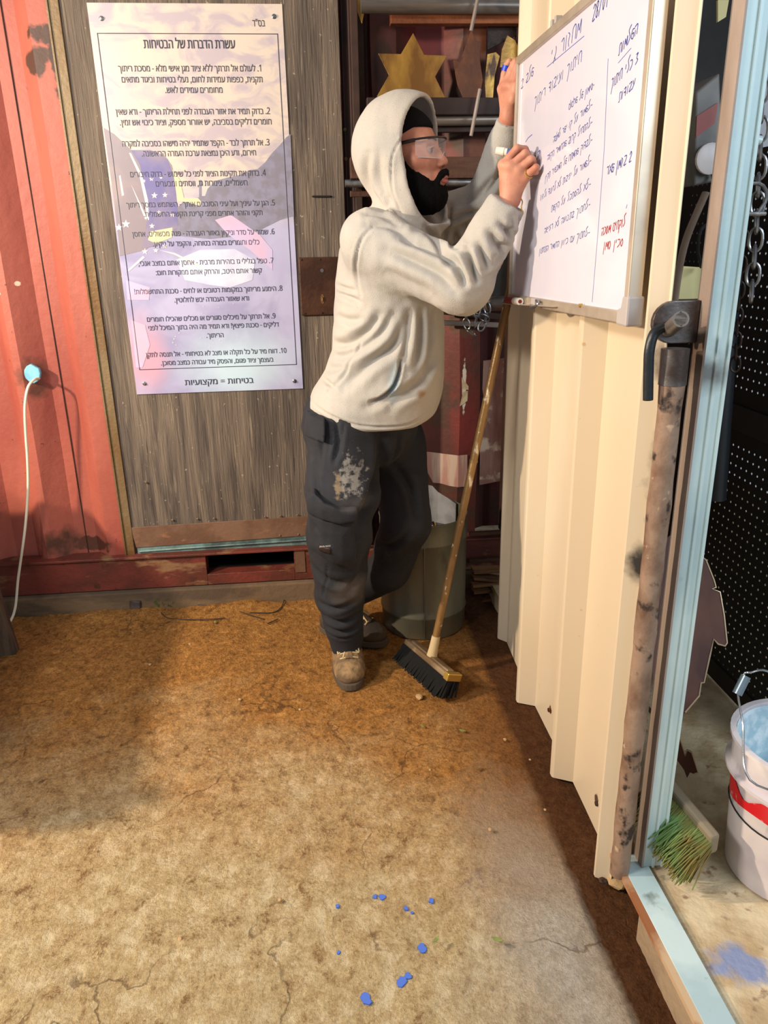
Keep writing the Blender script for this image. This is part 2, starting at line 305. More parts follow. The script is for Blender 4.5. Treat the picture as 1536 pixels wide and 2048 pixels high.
# ---------------------------------------------------------------- implicit surfaces (surface nets)
def sdf_mesh(fn, lo, hi, h, B=8):
    lo = np.array(lo, float); n = np.ceil((np.array(hi)-lo)/h/B).astype(int); N = n*B
    F = np.ones(tuple(N), np.float32)
    bi = np.stack(np.meshgrid(*[np.arange(k) for k in n], indexing='ij'), -1).reshape(-1, 3)
    cen = lo+(bi*B+(B-1)/2)*h
    d = fn(cen); act = np.abs(d) < B*h*1.25
    loc = np.stack(np.meshgrid(*[np.arange(B)]*3, indexing='ij'), -1).reshape(-1, 3)
    Fb = F.reshape(n[0], B, n[1], B, n[2], B).transpose(0, 2, 4, 1, 3, 5).copy().reshape(-1, B**3)
    Fb[:] = np.where(d[:, None] < 0, -1, 1)
    A = bi[act]; idx = np.nonzero(act)[0]
    for s0 in range(0, len(A), 600):
        a = A[s0:s0+600]; P = (lo+((a[:, None, :]*B+loc[None]))*h).reshape(-1, 3)
        Fb[idx[s0:s0+600]] = fn(P).reshape(len(a), -1)
    F = Fb.reshape(n[0], n[1], n[2], B, B, B).transpose(0, 3, 1, 4, 2, 5).reshape(tuple(N))
    F[0] = F[-1] = 1; F[:, 0] = F[:, -1] = 1; F[:, :, 0] = F[:, :, -1] = 1
    S = F < 0; m = np.array(F.shape)-1
    cnt = np.zeros(m, np.int8); acc = np.zeros(tuple(m)+(3,), np.float32); ne = np.zeros(m, np.int16)
    corners = [(i, j, k) for i in (0, 1) for j in (0, 1) for k in (0, 1)]
    sl = lambda q: tuple(slice(q[a], q[a]+m[a]) for a in range(3))
    for q in corners: cnt += S[sl(q)]
    actc = (cnt > 0) & (cnt < 8); ci = np.argwhere(actc); vid = -np.ones(m, np.int64); vid[actc] = np.arange(len(ci))
    pos = np.zeros((len(ci), 3)); num = np.zeros(len(ci))
    for ax in range(3):
        for q in corners:
            if q[ax]: continue
            q2 = list(q); q2[ax] = 1
            a = F[tuple((ci+np.array(q)).T)]; b = F[tuple((ci+np.array(q2)).T)]; x = (a < 0) != (b < 0)
            t = np.where(x, a/np.where(x, a-b, 1), 0); p = ci+np.array(q, float); p[:, ax] += t
            pos[x] += p[x]; num[x] += 1
    pos = lo+pos/num[:, None]*h
    quads = []
    for ax in range(3):
        u, v = [(1, 2), (2, 0), (0, 1)][ax]
        sh = list(F.shape); sh[ax] -= 1
        a = S[tuple(slice(0, sh[i]) for i in range(3))]
        s2 = [slice(0, sh[i]) for i in range(3)]; s2[ax] = slice(1, sh[ax]+1); b = S[tuple(s2)]
        e = np.argwhere(a != b); e = e[(e[:, u] > 0) & (e[:, v] > 0) & (e[:, u] < m[u]) & (e[:, v] < m[v])]
        du = np.zeros(3, int); dv = np.zeros(3, int); du[u] = 1; dv[v] = 1
        g = lambda w_: vid[tuple((e-w_).T)]
        Q = np.stack([g(du+dv), g(dv), g(0*du), g(du)], 1)
        fl = a[tuple(e.T)]; Q[~fl] = Q[~fl][:, ::-1]; quads.append(Q)
    return pos, np.concatenate(quads)
def relax(V, Q, it=2, lam=.5):
    e = np.concatenate([Q[:, [0, 1]], Q[:, [1, 2]], Q[:, [2, 3]], Q[:, [3, 0]]]); e = np.concatenate([e, e[:, ::-1]])
    deg = np.bincount(e[:, 0], minlength=len(V))
    for _ in range(it):
        s = np.stack([np.bincount(e[:, 0], V[e[:, 1], k], len(V)) for k in range(3)], 1)/np.maximum(deg, 1)[:, None]
        V = V+lam*(s-V)
    return V
def normals(V, Q):
    fn = np.cross(V[Q[:, 2]]-V[Q[:, 0]], V[Q[:, 3]]-V[Q[:, 1]]); n = np.zeros_like(V)
    for k in range(4):
        for a in range(3): n[:, a] += np.bincount(Q[:, k], fn[:, a], len(V))
    return n/np.maximum(np.linalg.norm(n, axis=1), 1e-12)[:, None]
def np_object(name, V, Q, mats, parent=None, mi=None, smooth=True):
    me = bpy.data.meshes.new(name); me.vertices.add(len(V)); me.vertices.foreach_set('co', V.astype(np.float32).ravel())
    me.loops.add(Q.size); me.polygons.add(len(Q)); me.loops.foreach_set('vertex_index', Q.astype(np.int32).ravel())
    me.polygons.foreach_set('loop_start', np.arange(0, Q.size, Q.shape[1], dtype=np.int32))
    for m in (mats if isinstance(mats, (list, tuple)) else [mats]): me.materials.append(M[m])
    if mi is not None: me.polygons.foreach_set('material_index', mi.astype(np.int32))
    me.update(calc_edges=True); me.validate()
    me.polygons.foreach_set('use_smooth', [smooth]*len(me.polygons)); return link(name, me, parent)
def smin(a, b, k):
    h = np.clip(.5+.5*(b-a)/k, 0, 1); return b*(1-h)+a*h-k*h*(1-h)
def smax(a, b, k): return -smin(-a, -b, k)
def cone(P, a, b, ra, rb):
    a = np.array(a, float); b = np.array(b, float); ab = b-a; h = np.clip(((P-a)@ab)/max(ab@ab, 1e-9), 0, 1)
    return np.linalg.norm(P-a-h[:, None]*ab, axis=1)-(ra+(rb-ra)*h)
def ell(P, cc, r, R=None):
    q = P-np.array(cc, float)
    if R is not None: q = q@R
    r = np.array(r, float); k0 = np.linalg.norm(q/r, axis=1); k1 = np.linalg.norm(q/(r*r), axis=1)
    return k0*(k0-1)/np.maximum(k1, 1e-6)
def chain_sdf(P, pts, rs, k=.01):
    d = None
    for i in range(len(pts)-1):
        e = cone(P, pts[i], pts[i+1], rs[i], rs[i+1]); d = e if d is None else smin(d, e, k)
    return d
def vnoise(P, s, seed=0):
    """cheap smooth noise from summed sines"""
    r = np.random.RandomState(seed); o = 0
    for i in range(5):
        k = r.normal(size=3); k /= np.linalg.norm(k); o = o+np.sin((P@k)*s*(1+.55*i)+r.rand()*6.28)/(1+.4*i)
    return o/2.6

# ================================================================ THE SETTING
XW, YB = .655, 2.97
# floor: a gently uneven sheet, sunk a little in the slot where the wall panel slides
def floor_base(x, y): return .006*np.sin(x*5+1)*np.sin(y*4.3)+.003*np.sin(x*17+y*11)+.0025*np.sin(x*31-y*23+2)-.002
def floor_z(x, y):
    z = .006*np.sin(x*5+1)*np.sin(y*4.3)+.003*np.sin(x*17+y*11)+.0025*np.sin(x*31-y*23+2)
    z = z+.0030*(RNG.rand(*np.shape(x))-.5)
    z = z-.010*np.clip((x-.535)/.02, 0, 1)*np.clip((1.9-y)/.4, 0, 1)
    z = z+.02*np.exp(-((y-2.86)/.06)**2)*(.6+.4*np.sin(x*13))
    return z-.004
xs = np.concatenate([np.linspace(-2.6, -1.3, 30), np.linspace(-1.29, .80, 190), np.linspace(.81, 2.4, 20)])
ys = np.concatenate([np.linspace(-1.0, .7, 20), np.linspace(.71, 3.0, 210), np.linspace(3.02, 4.2, 16)])
X, Y = np.meshgrid(xs, ys, indexing='ij'); Z = floor_z(X, Y)
V = np.stack([X, Y, Z], -1).reshape(-1, 3); a, b = X.shape
I = (np.arange(a-1)[:, None]*b+np.arange(b-1)[None]).ravel(); Q = np.stack([I, I+b, I+b+1, I+1], 1)
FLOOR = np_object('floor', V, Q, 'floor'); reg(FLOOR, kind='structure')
for i, (px, py, r) in enumerate([(675, 1811, 6), (750, 1787, 6), (764, 1788, 9), (812, 1812, 6), (863, 1796, 7), (845, 1889, 11), (803, 1958, 11),
                                 (815, 1946, 9), (732, 1992, 12), (824, 1820, 4), (677, 1900, 4)]):
    p = JZ(px, py); n = 11; rr = [r/1150*(.65+.6*random.random()) for _ in range(n)]; zf = floor_base(p[0], p[1])
    m = MB(); m.prism([(p[0]+rr[k]*math.cos(k*2*PI/n), p[1]+rr[k]*1.2*math.sin(k*2*PI/n), zf-.003) for k in range(n)], (0, 0, .0042))
    m.build('paint_spot', 'blue_spot', FLOOR)

# red container side that closes the room at the back
def corrugated(name, pts, z0, z1, material, parent=None, thick=.003, nz=24, bow=0):
    m = MB(); n = len(pts); zz = [z0+(z1-z0)*i/nz for i in range(nz+1)]
    for z in zz:
        for (x, y) in pts: m.v.append((x+bow*math.sin(z*7+y*3), y+bow*math.sin(z*5+x*9), z))
    for i in range(nz):
        for k in range(n-1): m.f.append((i*n+k, i*n+k+1, (i+1)*n+k+1, (i+1)*n+k)); m.m.append(0)
    o = m.build(name, material, parent); s = o.modifiers.new('sheet', 'SOLIDIFY'); s.thickness = thick; s.offset = 0
    return o
bx = lambda px: J(px, 640, YB)[0]
prof = []; fw_, bk = YB-.028, YB+.028
per = bx(153+0)-bx(17); x = bx(17)
for k in range(-5, 1):
    o = k*per; prof += [(bx(31)+o, fw_), (bx(75)+o, bk), (bx(122)+o, bk), (bx(153)+o, fw_)]
prof += [(bx(204), fw_)]
reg(corrugated('wall_back', prof, .20, 3.0, 'container', bow=.0015), kind='structure')
WL = bpy.data.objects['wall_back']
m = MB(); xm = bx(98); m.tube([(xm, bk-.003, .22), (xm+.001, bk-.003, 1.4), (xm, bk-.003, 2.9)], .0022, 6); m.build('weld_seam', 'rust_dark', WL)
# second length of container wall, right of the wooden door, half in the dark
bz = lambda px: J(px, 760, 3.02)[0]
pts = [(bz(690), 3.05), (bz(742), 3.05), (bz(756), 2.99), (bz(800), 2.99), (bz(838), 3.05), (bz(883), 3.05), (bz(888), 3.045), (bz(917), 3.00), (bz(957), 3.01), (bz(962), 3.09), (bz(985), 3.12), (bz(1060), 3.12), (bz(1120), 3.10), (.95, 3.10), (.98, 3.14), (1.06, 3.14), (1.09, 3.10), (1.2, 3.10)]
o = corrugated('wall_back_right', pts, .20, 3.0, 'container_shaded', bow=.004); o.name = 'wall_right_back'; reg(o, kind='structure')

CR = bpy.data.objects['wall_right_back']
def paint(poly, mt, cols=8):
    xs_ = [q[0] for q in poly]; P = [J(a, b, 3.02) for a, b in poly]; X_ = np.array([p[0] for p in P]); Z_ = np.array([p[2] for p in P]); n = len(P); px_ = np.array([p[0] for p in pts]); py_ = np.array([p[1] for p in pts])
    cuts = sorted(set([X_.min()+1e-4, X_.max()-1e-4]+[v for v in px_ if X_.min() < v < X_.max()]+list(X_[(X_ > X_.min()) & (X_ < X_.max())]))); m = MB()
    col = []
    for v in cuts:
        zz = []
        for i in range(n):
            a, b = i, (i+1) % n
            if (X_[a] > v) != (X_[b] > v): zz.append(Z_[a]+(v-X_[a])/(X_[b]-X_[a])*(Z_[b]-Z_[a]))
        col.append((v, np.interp(v, px_, py_)-.003, min(zz), max(zz)))
    for (a, b) in zip(col[:-1], col[1:]): m.add([(a[0], a[1], a[2]), (b[0], b[1], b[2]), (b[0], b[1], b[3]), (a[0], a[1], a[3])], [(0, 1, 2, 3)])
    return m.build('paint_patch', mt, CR)
paint([(849, 906), (886, 910), (933, 907), (933, 970), (900, 972), (868, 969), (858, 950), (850, 930)], 'old_white')
paint([(920, 726), (936, 724), (935, 778), (922, 776)], 'old_cream'); paint([(924, 782), (934, 780), (933, 800), (917, 811)], 'old_cream')

# base rail of the container with its fork pocket
yr = 2.915
tl, tr = J(30, 1128, yr), J(620, 1093, yr); zt = (tl[2]+tr[2])/2; zb = (J(40, 1192, yr)[2]+J(620, 1157, yr)[2])/2
p0, p1 = J(412, 1125, yr), J(588, 1118, yr); q0, q1 = J(500, 1105, yr)[2], J(500, 1144, yr)[2]
m = MB(); xl, xr = -2.4, 1.0
m.box((xl, yr, zb), (p0[0], yr+.07, zt)); m.box((p1[0], yr, zb), (xr, yr+.07, zt)); m.box((p0[0], yr, q0), (p1[0], yr+.07, zt)); m.box((p0[0], yr, zb), (p1[0], yr+.07, q1))
m.box((xl, yr-.012, zt-.008), (xr, yr+.07, zt+.002))
RAIL = m.build('trim_1', 'rail_red', bevel=.002); reg(RAIL, kind='structure')
m = MB(); d = .25
m.box((p0[0]-.02, yr+.30, q1-.02), (p1[0]+.02, yr+.31, q0+.02)); m.box((p0[0]-.02, yr+.07, q0), (p1[0]+.02, yr+.3, q0+.01)); m.box((p0[0]-.02, yr+.07, q1-.01), (p1[0]+.02, yr+.3, q1))
m.box((p0[0]-.02, yr+.07, q1), (p0[0]-.01, yr+.3, q0)); m.box((p1[0]+.01, yr+.07, q1), (p1[0]+.02, yr+.3, q0)); m.build('fork_pocket', 'black', RAIL)
m = MB(); m.box((p1[0]+.004, yr-.004, q1-.012), (p1[0]+.045, yr, q0+.004)); m.build('riveted_plate', 'rusty_plate', RAIL)
m = MB(); m.box((-2.4, 2.89, -.02), (.72, 3.0, zb-.004)); KERB = m.build('trim_2', 'kerb', bevel=.006); reg(KERB, kind='structure')

# wooden door leaf in its steel edging
yd = 2.945
TL, TR = J(145, 0, yd)[0], J(686, 300, yd)[0]
DB = J(450, 1045, yd)[2]
m = MB(); x0, x1 = J(272, 1000, yd)[0]-.035, TR; xm = J(600, 900, yd)[0]
m.box((x0, yd, DB-.04), (x1, yd+.02, 2.9)); DOOR = m.build('door_1', 'wood_door', bevel=.002); reg(DOOR, kind='structure')
m = MB(); xa = J(208, 400, yd)[0]-.002; xb = J(262, 1000, yd)[0]
m.box((x0-.03, yd-.008, J(450, 1105, yd)[2]), (x0+.004, yd+.03, 2.9)); m.box((x0-.035, yd-.014, J(450, 1105, yd)[2]), (x0-.028, yd+.03, 2.9))
reg(m.build('trim_3', 'angle_ochre', bevel=.0015), kind='structure')
m = MB(); zA, zB = J(450, 1043, yd)[2], J(450, 1085, yd)[2]
m.prism([(x0+.012, yd-.006, zB), (x1+.02, yd-.006, zB+.018), (x1+.02, yd-.006, zA+.010), (x0, yd-.006, zA-.004)], (0, .006, 0)); PL = m.build('kick_plate', 'rusty_plate', DOOR, bevel=.001)
for (px, py) in [(292, 965), (345, 1040), (395, 1038), (428, 1037), (530, 1034), (561, 1032), (595, 1030), (560, 1071), (597, 1069)]:
    p = J(px, py, yd-.007); m = MB(); m.lathe((0, 0, 0), [(0, 0), (.0045, 0), (.0045, .002), (.002, .0035), (0, .0035)], 8)
    m.v = [(p[0]+v[0], p[1]+.001-v[2], p[2]+v[1]) for v in m.v]; m.build('rivet', 'rusty_plate', PL)
m = MB(); m.box((x0+.015, yd-.002, zt+.002), (x1, yd+.02, zB+.01)); m.tube([(x0+.02, yd-.006, zt+.012), (x0+.2, yd-.006, zt+.016), (x0+.4, yd-.008, zt+.02), (x1, yd-.006, zt+.027)], .004, 6)
m.build('rubber_seal', 'teal_paint', DOOR)
a, b = J(597, 515, yd), J(668, 629, yd); cx = (a[0]+b[0])/2
m = MB(); m.box((a[0], yd-.012, b[2]), (b[0]+.03, yd, a[2])); LP = m.build('lock_plate', 'lock_rust', DOOR, bevel=.003)
p = J(644, 541, yd-.012); m = MB(); m.prism([(p[0]+.0065*math.cos(t*PI/6), yd-.0135, p[2]+.0065*math.sin(t*PI/6)) for t in range(12)], (0, .002, 0)); m.build('key_hole', 'steel', LP)
p = J(645, 598, yd-.012); m = MB(); m.prism([(p[0]+.007*math.cos(t*PI/6), yd-.0135, p[2]+.018*math.sin(t*PI/6)) for t in range(12)], (0, .002, 0)); m.tube([(p[0], yd-.016, p[2]-.007), (p[0], yd-.016, p[2]+.007)], .0035, 8); m.build('key_slot', 'angle_ochre', LP)
for (dx, dz) in [(.008, .008), (.008, -.008), (.075, .008), (.075, -.008), (.012, -.012)]:
    z_ = a[2]-.008 if dz > 0 else b[2]+.008
    m = MB(); m.box((a[0]+dx, yd-.015, z_-.003), (a[0]+dx+.005, yd-.012, z_+.003)); m.build('bolt_head', 'dark_iron', LP, bevel=.001)
m = MB(); a, b = J(625, 393, yd), J(662, 393, yd); m.tube([(a[0], yd-.001, a[2]), (a[0]+.004, yd-.007, a[2]), (b[0]-.004, yd-.007, b[2]), (b[0], yd-.001, b[2])], .003, 8); m.build('staple', 'black', DOOR)
# dark steel jamb right of the door
m = MB(); xj = J(735, 100, 2.96)[0]; m.box((TR+.012, 2.985, .25), (xj-.01, 3.01, 2.95)); m.box((TR+.03, 2.93, .3), (TR+.036, 3.0, 2.95))
reg(m.build('trim_4', 'rust_dark', bevel=.002), kind='structure')
for (px, py) in [(690, 259), (692, 318), (716, 384)]:
    p = J(px, py, 2.984); m = MB(); m.lathe((0, 0, 0), [(0, 0), (.006, 0), (.006, .003), (0, .006)], 8); m.v = [(p[0]+v[0], p[1]-v[2], p[2]+v[1]) for v in m.v]
    m.build('bolt_head', 'angle_ochre', bpy.data.objects['trim_4'])

# ribbed cream panel on the right, its ribs turned to the room
ribs = [2.458, 2.044, 1.680]; cr, tr_ = .604, .655
pts = [(tr_, 2.62)]
pts = [(.662, 2.475)]
for y in ribs:
    if y > 2.4: pts += [(.642, y+.01), (.642, y), (.668, y-.03)]
    else: pts += [(tr_, y+.075), (cr+.004, y+.020), (cr, y+.014), (cr, y), (cr+.004, y-.004), (tr_, y-.028)]
pts += [(.650, 1.40), (.597, 1.335), (.597, 1.327), (.624, 1.309), (.624, 1.300)]
o = corrugated('wall_right', pts, .002, 2.7, 'cream_panel', thick=.0015, nz=40); reg(o, kind='structure')
for (px, py) in [(1098, 1420), (1193, 1607)]:
    p = JX(px, py, .648); m = MB(); m.lathe((0, 0, 0), [(0, 0), (.007, 0), (.006, .003), (0, .005)], 8); m.v = [(p[0]-v[2], p[1]+v[0], p[2]+v[1]) for v in m.v]; m.build('screw', 'rust_dark', o)

# door frame of the opening: sill, post, slotted steel
zs = .085
m = MB(); m.box((.628, -.2, -.03), (.692, 1.168, zs-.006)); SILL = m.build('trim_5', 'kerb_side', bevel=.004); reg(SILL, kind='structure')
m = MB(); m.box((.620, -.2, zs-.012), (.634, 1.32, zs)); m.build('rusted_edge', 'edge_rust', SILL)
m = MB(); m.box((.634, -.2, zs-.006), (.690, 1.30, zs+.001)); m.build('sill_strip', 'galv_cyan', SILL, bevel=.001)
m = MB(); m.box((.692, -.6, -.05), (2.4, 4.2, zs-.012)); o = m.build('floor_outside', 'concrete'); o.name = 'floor_right'; reg(o, kind='structure')
# post
m = MB(); px0, px1, py0, py1 = .671, .719, 1.262, 1.296
tilt = lambda z: (0.0, 0.0)
m.box((px0+.004, py0, zs), (px1, py1, 2.75)); POST = m.build('trim_6', 'galv_cyan', bevel=.0015); reg(POST, kind='structure')
m = MB(); m.box((px0, py0-.003, zs-.03), (px0+.004, py1+.004, 2.75)); m.build('face_plate', 'post_brown', POST)
m = MB(); m.box((px0+.024, py0-.004, zs), (px0+.029, py0, 2.75)); m.box((px1-.004, py0-.004, zs), (px1+.001, py0, 2.75)); m.build('slot_rib', 'galv_cyan', POST)
for (px, py) in [(1300, 1420)]:
    p = JX(px, py, px0); m = MB(); m.box((px0-.001, p[1]-.004, p[2]-.006), (px0, p[1]+.004, p[2]+.006)); m.build('bolt_hole', 'black', POST)

# ================================================================ RIGHT OF THE PANEL
# rusty lock pipe
pc = (.6225, 1.262); m = MB()
zp = J(1345, 700, 1.33)[2]
pts = [(pc[0], pc[1], zs-.01+(zp-zs)*i/26) for i in range(27)]
m.tube(pts, [.0208*(1+.04*math.sin(i*2.3)+.03*math.sin(i*5.1)) for i in range(27)], 18)
LPI = thing('locking_bar', (pc[0], pc[1], zs), 'rusty vertical pipe standing against the brown side of the door post', 'pipe')
m.build('pipe', 'pipe_rust', LPI, smooth=True)
c0 = J(1345, 643, 1.30); m = MB()
def plate(cx, cz, y, R, x1): return [(cx-R*math.sin(t), y, cz+R*math.cos(t)) for t in np.linspace(.0, PI, 12)]+[(x1, y, cz-R), (x1, y, cz+R)]
m.prism(plate(c0[0]-.006, c0[2], 1.285, .036, px0-.001), (0, .012, 0)); m.build('bracket', 'bracket', LPI, bevel=.002)
a = J(1322, 662, 1.28); b = J(1362, 638, 1.20); a = (c0[0]-.012, 1.285, c0[2]-.012)
m = MB(); d = (np.array(b)-a); L = np.linalg.norm(d); d /= L
m.tube([a, b], .0130, 20, cap=False); m.tube([b, np.array(b)-d*.03], .0100, 20, cap=False)
k = len(m.v); m.f += [(20+i, 20+(i+1) % 20, 40+(i+1) % 20, 40+i) for i in range(20)]; m.m += [0]*20
PS = m.build('pipe_stub', 'pipe_grey', LPI, smooth=True); m = MB(); m.tube([np.array(b)-d*.012, np.array(b)-d*.014], .0102, 16); m.build('bore_shade', 'black', PS)  # black disc puts the shade of the hollow into the stub
m = MB(); z1_ = J(1335, 690, 1.31)[2]; m.tube([(pc[0], pc[1], zp-.05), (pc[0], pc[1]+.002, z1_)], [.0235, .024], 16); m.build('sleeve', 'bracket', LPI, smooth=True)
ht = [J(1325, 655, 1.27), J(1308, 668, 1.265), J(1299, 700, 1.262), J(1297, 740, 1.262), J(1296, 800, 1.262)]
m = MB(); m.tube(smoothpath(ht, 5), .0088, 14)
reg(m.build('bent_rod', 'black_rod', smooth=True), 'black bent rod hanging down from the bracket in front of the cream panel', 'rod')

# dark perforated panel seen edge-on beyond the post
def perforated():
    Xp = 1.2; y0, y1, z0, z1 = 1.62, 2.75, .16, 1.62; s = .0275; h = .0038
    m = MB(); ny = int((y1-y0)/s); nz = int((z1-z0)/s)
    V = m.v; F = m.f
    for i in range(ny):
        for k in range(nz):
            cy, cz = y0+(i+.5)*s, z0+(k+.5)*s; b = len(V)
            solid = .84 < cz < .99 or (cy > 2.45)
            for (dy, dz) in ((-1, -1), (1, -1), (1, 1), (-1, 1)): V.append((Xp, cy+dy*s/2, cz+dz*s/2))
            if solid: F.append((b, b+1, b+2, b+3)); continue
            off = s*.0 if k % 2 else 0
            for (dy, dz) in ((-1, 0), (0, -1), (1, 0), (0, 1)): V.append((Xp, cy+dy*h+off, cz+dz*h))
            F += [(b, b+1, b+5), (b, b+5, b+4), (b+1, b+2, b+6), (b+1, b+6, b+5), (b+2, b+3, b+7), (b+2, b+7, b+6), (b+3, b, b+4), (b+3, b+4, b+7)]
    m.m = [0]*len(F); return m
t = thing('perforated_panel', (1.2, 2.0, zs), 'black perforated metal panel with rows of small holes beyond the post', 'panel')
perforated().build('punched_sheet', 'perf', t)
m = MB(); m.box((1.195, 1.60, zs), (1.23, 1.62, 1.66)); m.box((1.195, 1.6, .10), (1.23, 2.8, .16)); m.box((1.19, 1.6, .88), (1.199, 2.75, .95)); m.build('frame', 'near_black', t, bevel=.002)
# far dark cupboard that closes the view behind the gap
t = thing('steel_cupboard', (1.1, 3.2, zs), 'dark steel cupboard standing far back behind the post', 'cupboard')
m = MB(); m.box((.95, 3.3, zs), (1.75, 3.6, 2.6)); m.build('body', 'near_black', t); m = MB(); m.box((1.32, 3.285, .2), (1.328, 3.3, 2.5)); m.build('door_gap', 'black', t)
def rod_col():
    a = J(1490, 1390, 1.75); t = thing('steel_column', (1.23, 1.8, zs), 'blue grey steel column behind the white bucket', 'column')
    m = MB(); m.box((1.165, 1.56, zs-.012), (1.30, 1.585, 1.0)); m.box((1.165, 1.56, zs-.012), (1.172, 1.62, 1.0)); m.build('web', 'col_steel', t, bevel=.003)
    m = MB(); m.box((1.15, 1.53, zs-.012), (1.33, 1.63, zs+.004)); m.build('foot_plate', 'col_steel', t, bevel=.002)
rod_col()
# hanging black tube
m = MB(); m.tube(smoothpath([J(1468, 420, 1.75), J(1462, 560, 1.75), J(1452, 720, 1.75), J(1443, 860, 1.75), J(1434, 998, 1.75)], 4), [.022]*17, 14)
reg(m.build('hanging_tube', 'black_rod', smooth=True), 'dark blue-grey tube hanging behind the galvanised door post', 'tube')
# chains
def chain(pts, wire, L, label, group=None, name='chain', mt='steel'):
    P = smoothpath(pts, 10); P = [np.array(p) for p in P]; seg = [np.linalg.norm(P[i+1]-P[i]) for i in range(len(P)-1)]; tot = sum(seg)
    def at(s):
        for i, d in enumerate(seg):
            if s <= d or i == len(seg)-1: return P[i]+(P[i+1]-P[i])*min(s/d, 1)
            s -= d
    t = thing(name, P[0], label, 'chain', group); n = max(2, int(tot/(L*.72))); base = None
    for k in range(n):
        s = (k+.5)*tot/n; a = Vector(at(max(s-L*.1, 0))); b = Vector(at(min(s+L*.1, tot))); ax = (b-a).normalized(); cc = Vector(at(s))
        if base is None:
            m = MB(); q = [(.28*L*math.cos(u), 0, .5*L*math.copysign(abs(math.sin(u))**.8, math.sin(u))) for u in np.linspace(0, 2*PI, 17)]
            m.tube(q, wire, 6, cap=False); base = m.build('chain_link', mt, t, smooth=True)
            o = base
        else: o = base.copy(); COL.objects.link(o); o.parent = t
        o.matrix_parent_inverse = Matrix.Translation(-Vector(t.location))
        o.matrix_basis = Matrix.Translation(cc) @ (ax.to_track_quat('Z', 'Y').to_matrix().to_4x4() @ Matrix.Rotation((k % 2)*PI/2+.4, 4, 'Z'))
    return t
chain([J(1524, 120, 1.55), J(1522, 250, 1.55), J(1516, 380, 1.55), J(1512, 470, 1.55), J(1502, 600, 1.55)], .0032, .045, 'steel chain hanging with a shackle near the right edge')
chain([J(1500, 150, 1.65), J(1492, 320, 1.65), J(1486, 480, 1.65), J(1476, 620, 1.65), J(1470, 740, 1.65)], .0026, .036, 'dull chain hanging close beside the post', mt='dark_iron')
chain([J(1530, 0, 1.7), J(1530, 90, 1.7), J(1527, 170, 1.7)], .004, .055, 'heavy rusty chain at the top right corner', mt='pipe_rust')
c1 = J(1508, 395, 1.52); m = MB(); m.tube([(c1[0]-.012, c1[1], c1[2]-.03)]+[(c1[0]+.026*math.cos(u), c1[1], c1[2]+.026*math.sin(u)) for u in np.linspace(PI*1.25, -PI*.25, 12)]+[(c1[0]+.012, c1[1], c1[2]-.03)], .0036, 8)
m.tube([(c1[0]-.028, c1[1], c1[2]-.03), (c1[0]+.028, c1[1], c1[2]-.03)], .0042, 8); reg(m.build('shackle', 'steel', smooth=True), 'bright bow shackle hung on the chain at the right edge', 'shackle')
p = J(1525, 275, 1.5); m = MB(); m.tube([J(1500, 277, 1.45), J(1521, 281, 1.45)], .008, 10); m.build('hook_pin', 'galv_cyan', POST, smooth=True)
# serrated cut-out sheets leaning behind the post
Ys = 1.5; out = [(1370, 1050), (1394, 1062), (1406, 1100), (1408, 1108), (1400, 1110), (1412, 1120), (1428, 1160), (1432, 1175), (1424, 1178), (1440, 1184), (1448, 1230), (1454, 1286), (1450, 1292), (1436, 1288),
                 (1427, 1278), (1420, 1310), (1408, 1365), (1402, 1366), (1398, 1392), (1370, 1425), (1355, 1450), (1310, 1500), (1300, 1100)]
m = MB(); m.prism([J(x_, y_, Ys+.0006*(1450-y_)) for x_, y_ in out], (.002, .005, 0)); t = thing('cut_out_sheet', J(1350, 1450, Ys), 'rusty steel sheet with a toothed cut edge leaning behind the post', 'sheet')
m.build('sheet', 'saw_rust', t); ed = out[1:20]
m = MB(); m.tube([J(x_, y_, Ys+.0006*(1450-y_)-.001) for x_, y_ in ed], .0022, 6); m.build('bright_edge', 'cut_edge', t)
out = [(1362, 1425), (1358, 1470), (1370, 1512), (1374, 1500), (1384, 1505), (1396, 1545), (1388, 1548), (1380, 1545), (1374, 1556), (1368, 1540), (1340, 1500), (1335, 1440)]
m = MB(); m.prism([J(x_, y_, 1.42) for x_, y_ in out], (.002, .004, 0)); t = thing('cut_off_plate', J(1350, 1540, 1.42), 'small rusty off-cut plate standing below the toothed sheet', 'sheet')
m.build('plate', 'saw_rust', t); m = MB(); m.tube([J(x_, y_, 1.419) for x_, y_ in out[0:7]], .002, 6); m.build('bright_edge', 'cut_edge', t)
# things seen through the gap between panel and post
t = thing('welding_machine', J(1410, 300, 1.9), 'grey and red machine with a round dial seen through the gap', 'machine')
m = MB(); m.prism([J(x_, y_, 1.75) for x_, y_ in [(1392, 185), (1440, 145), (1446, 360), (1388, 372)]], (0, .12, 0)); m.build('housing', 'machine_grey', t, bevel=.004)
m = MB(); m.prism([J(x_, y_, 1.745) for x_, y_ in [(1394, 232), (1436, 205), (1430, 246), (1392, 275)]], (0, .003, 0)); m.build('red_stripe', 'machine_red', t)
p = J(1418, 318, 1.74); m = MB(); m.lathe((0, 0, 0), [(0, 0), (.032, 0), (.032, .008), (.026, .01), (0, .01)], 20); m.v = [(p[0]+v[0], p[1]-v[2], p[2]+v[1]) for v in m.v]; m.build('dial', 'bucket', t, smooth=True)
m = MB(); m.prism([J(x_, y_, 1.8) for x_, y_ in [(1362, 532), (1410, 535), (1406, 602), (1354, 600)]], (0, .10, 0)); reg(m.build('cream_box', 'cream_box', bevel=.003), 'pale yellow box behind the pipe bracket, seen through the gap', 'box')
m = MB(); m.tube(smoothpath([J(1412, 385, 1.7), J(1392, 430, 1.7), J(1372, 480, 1.7), J(1358, 540, 1.7), J(1348, 612, 1.7)], 4), .013, 10, flat=.5)
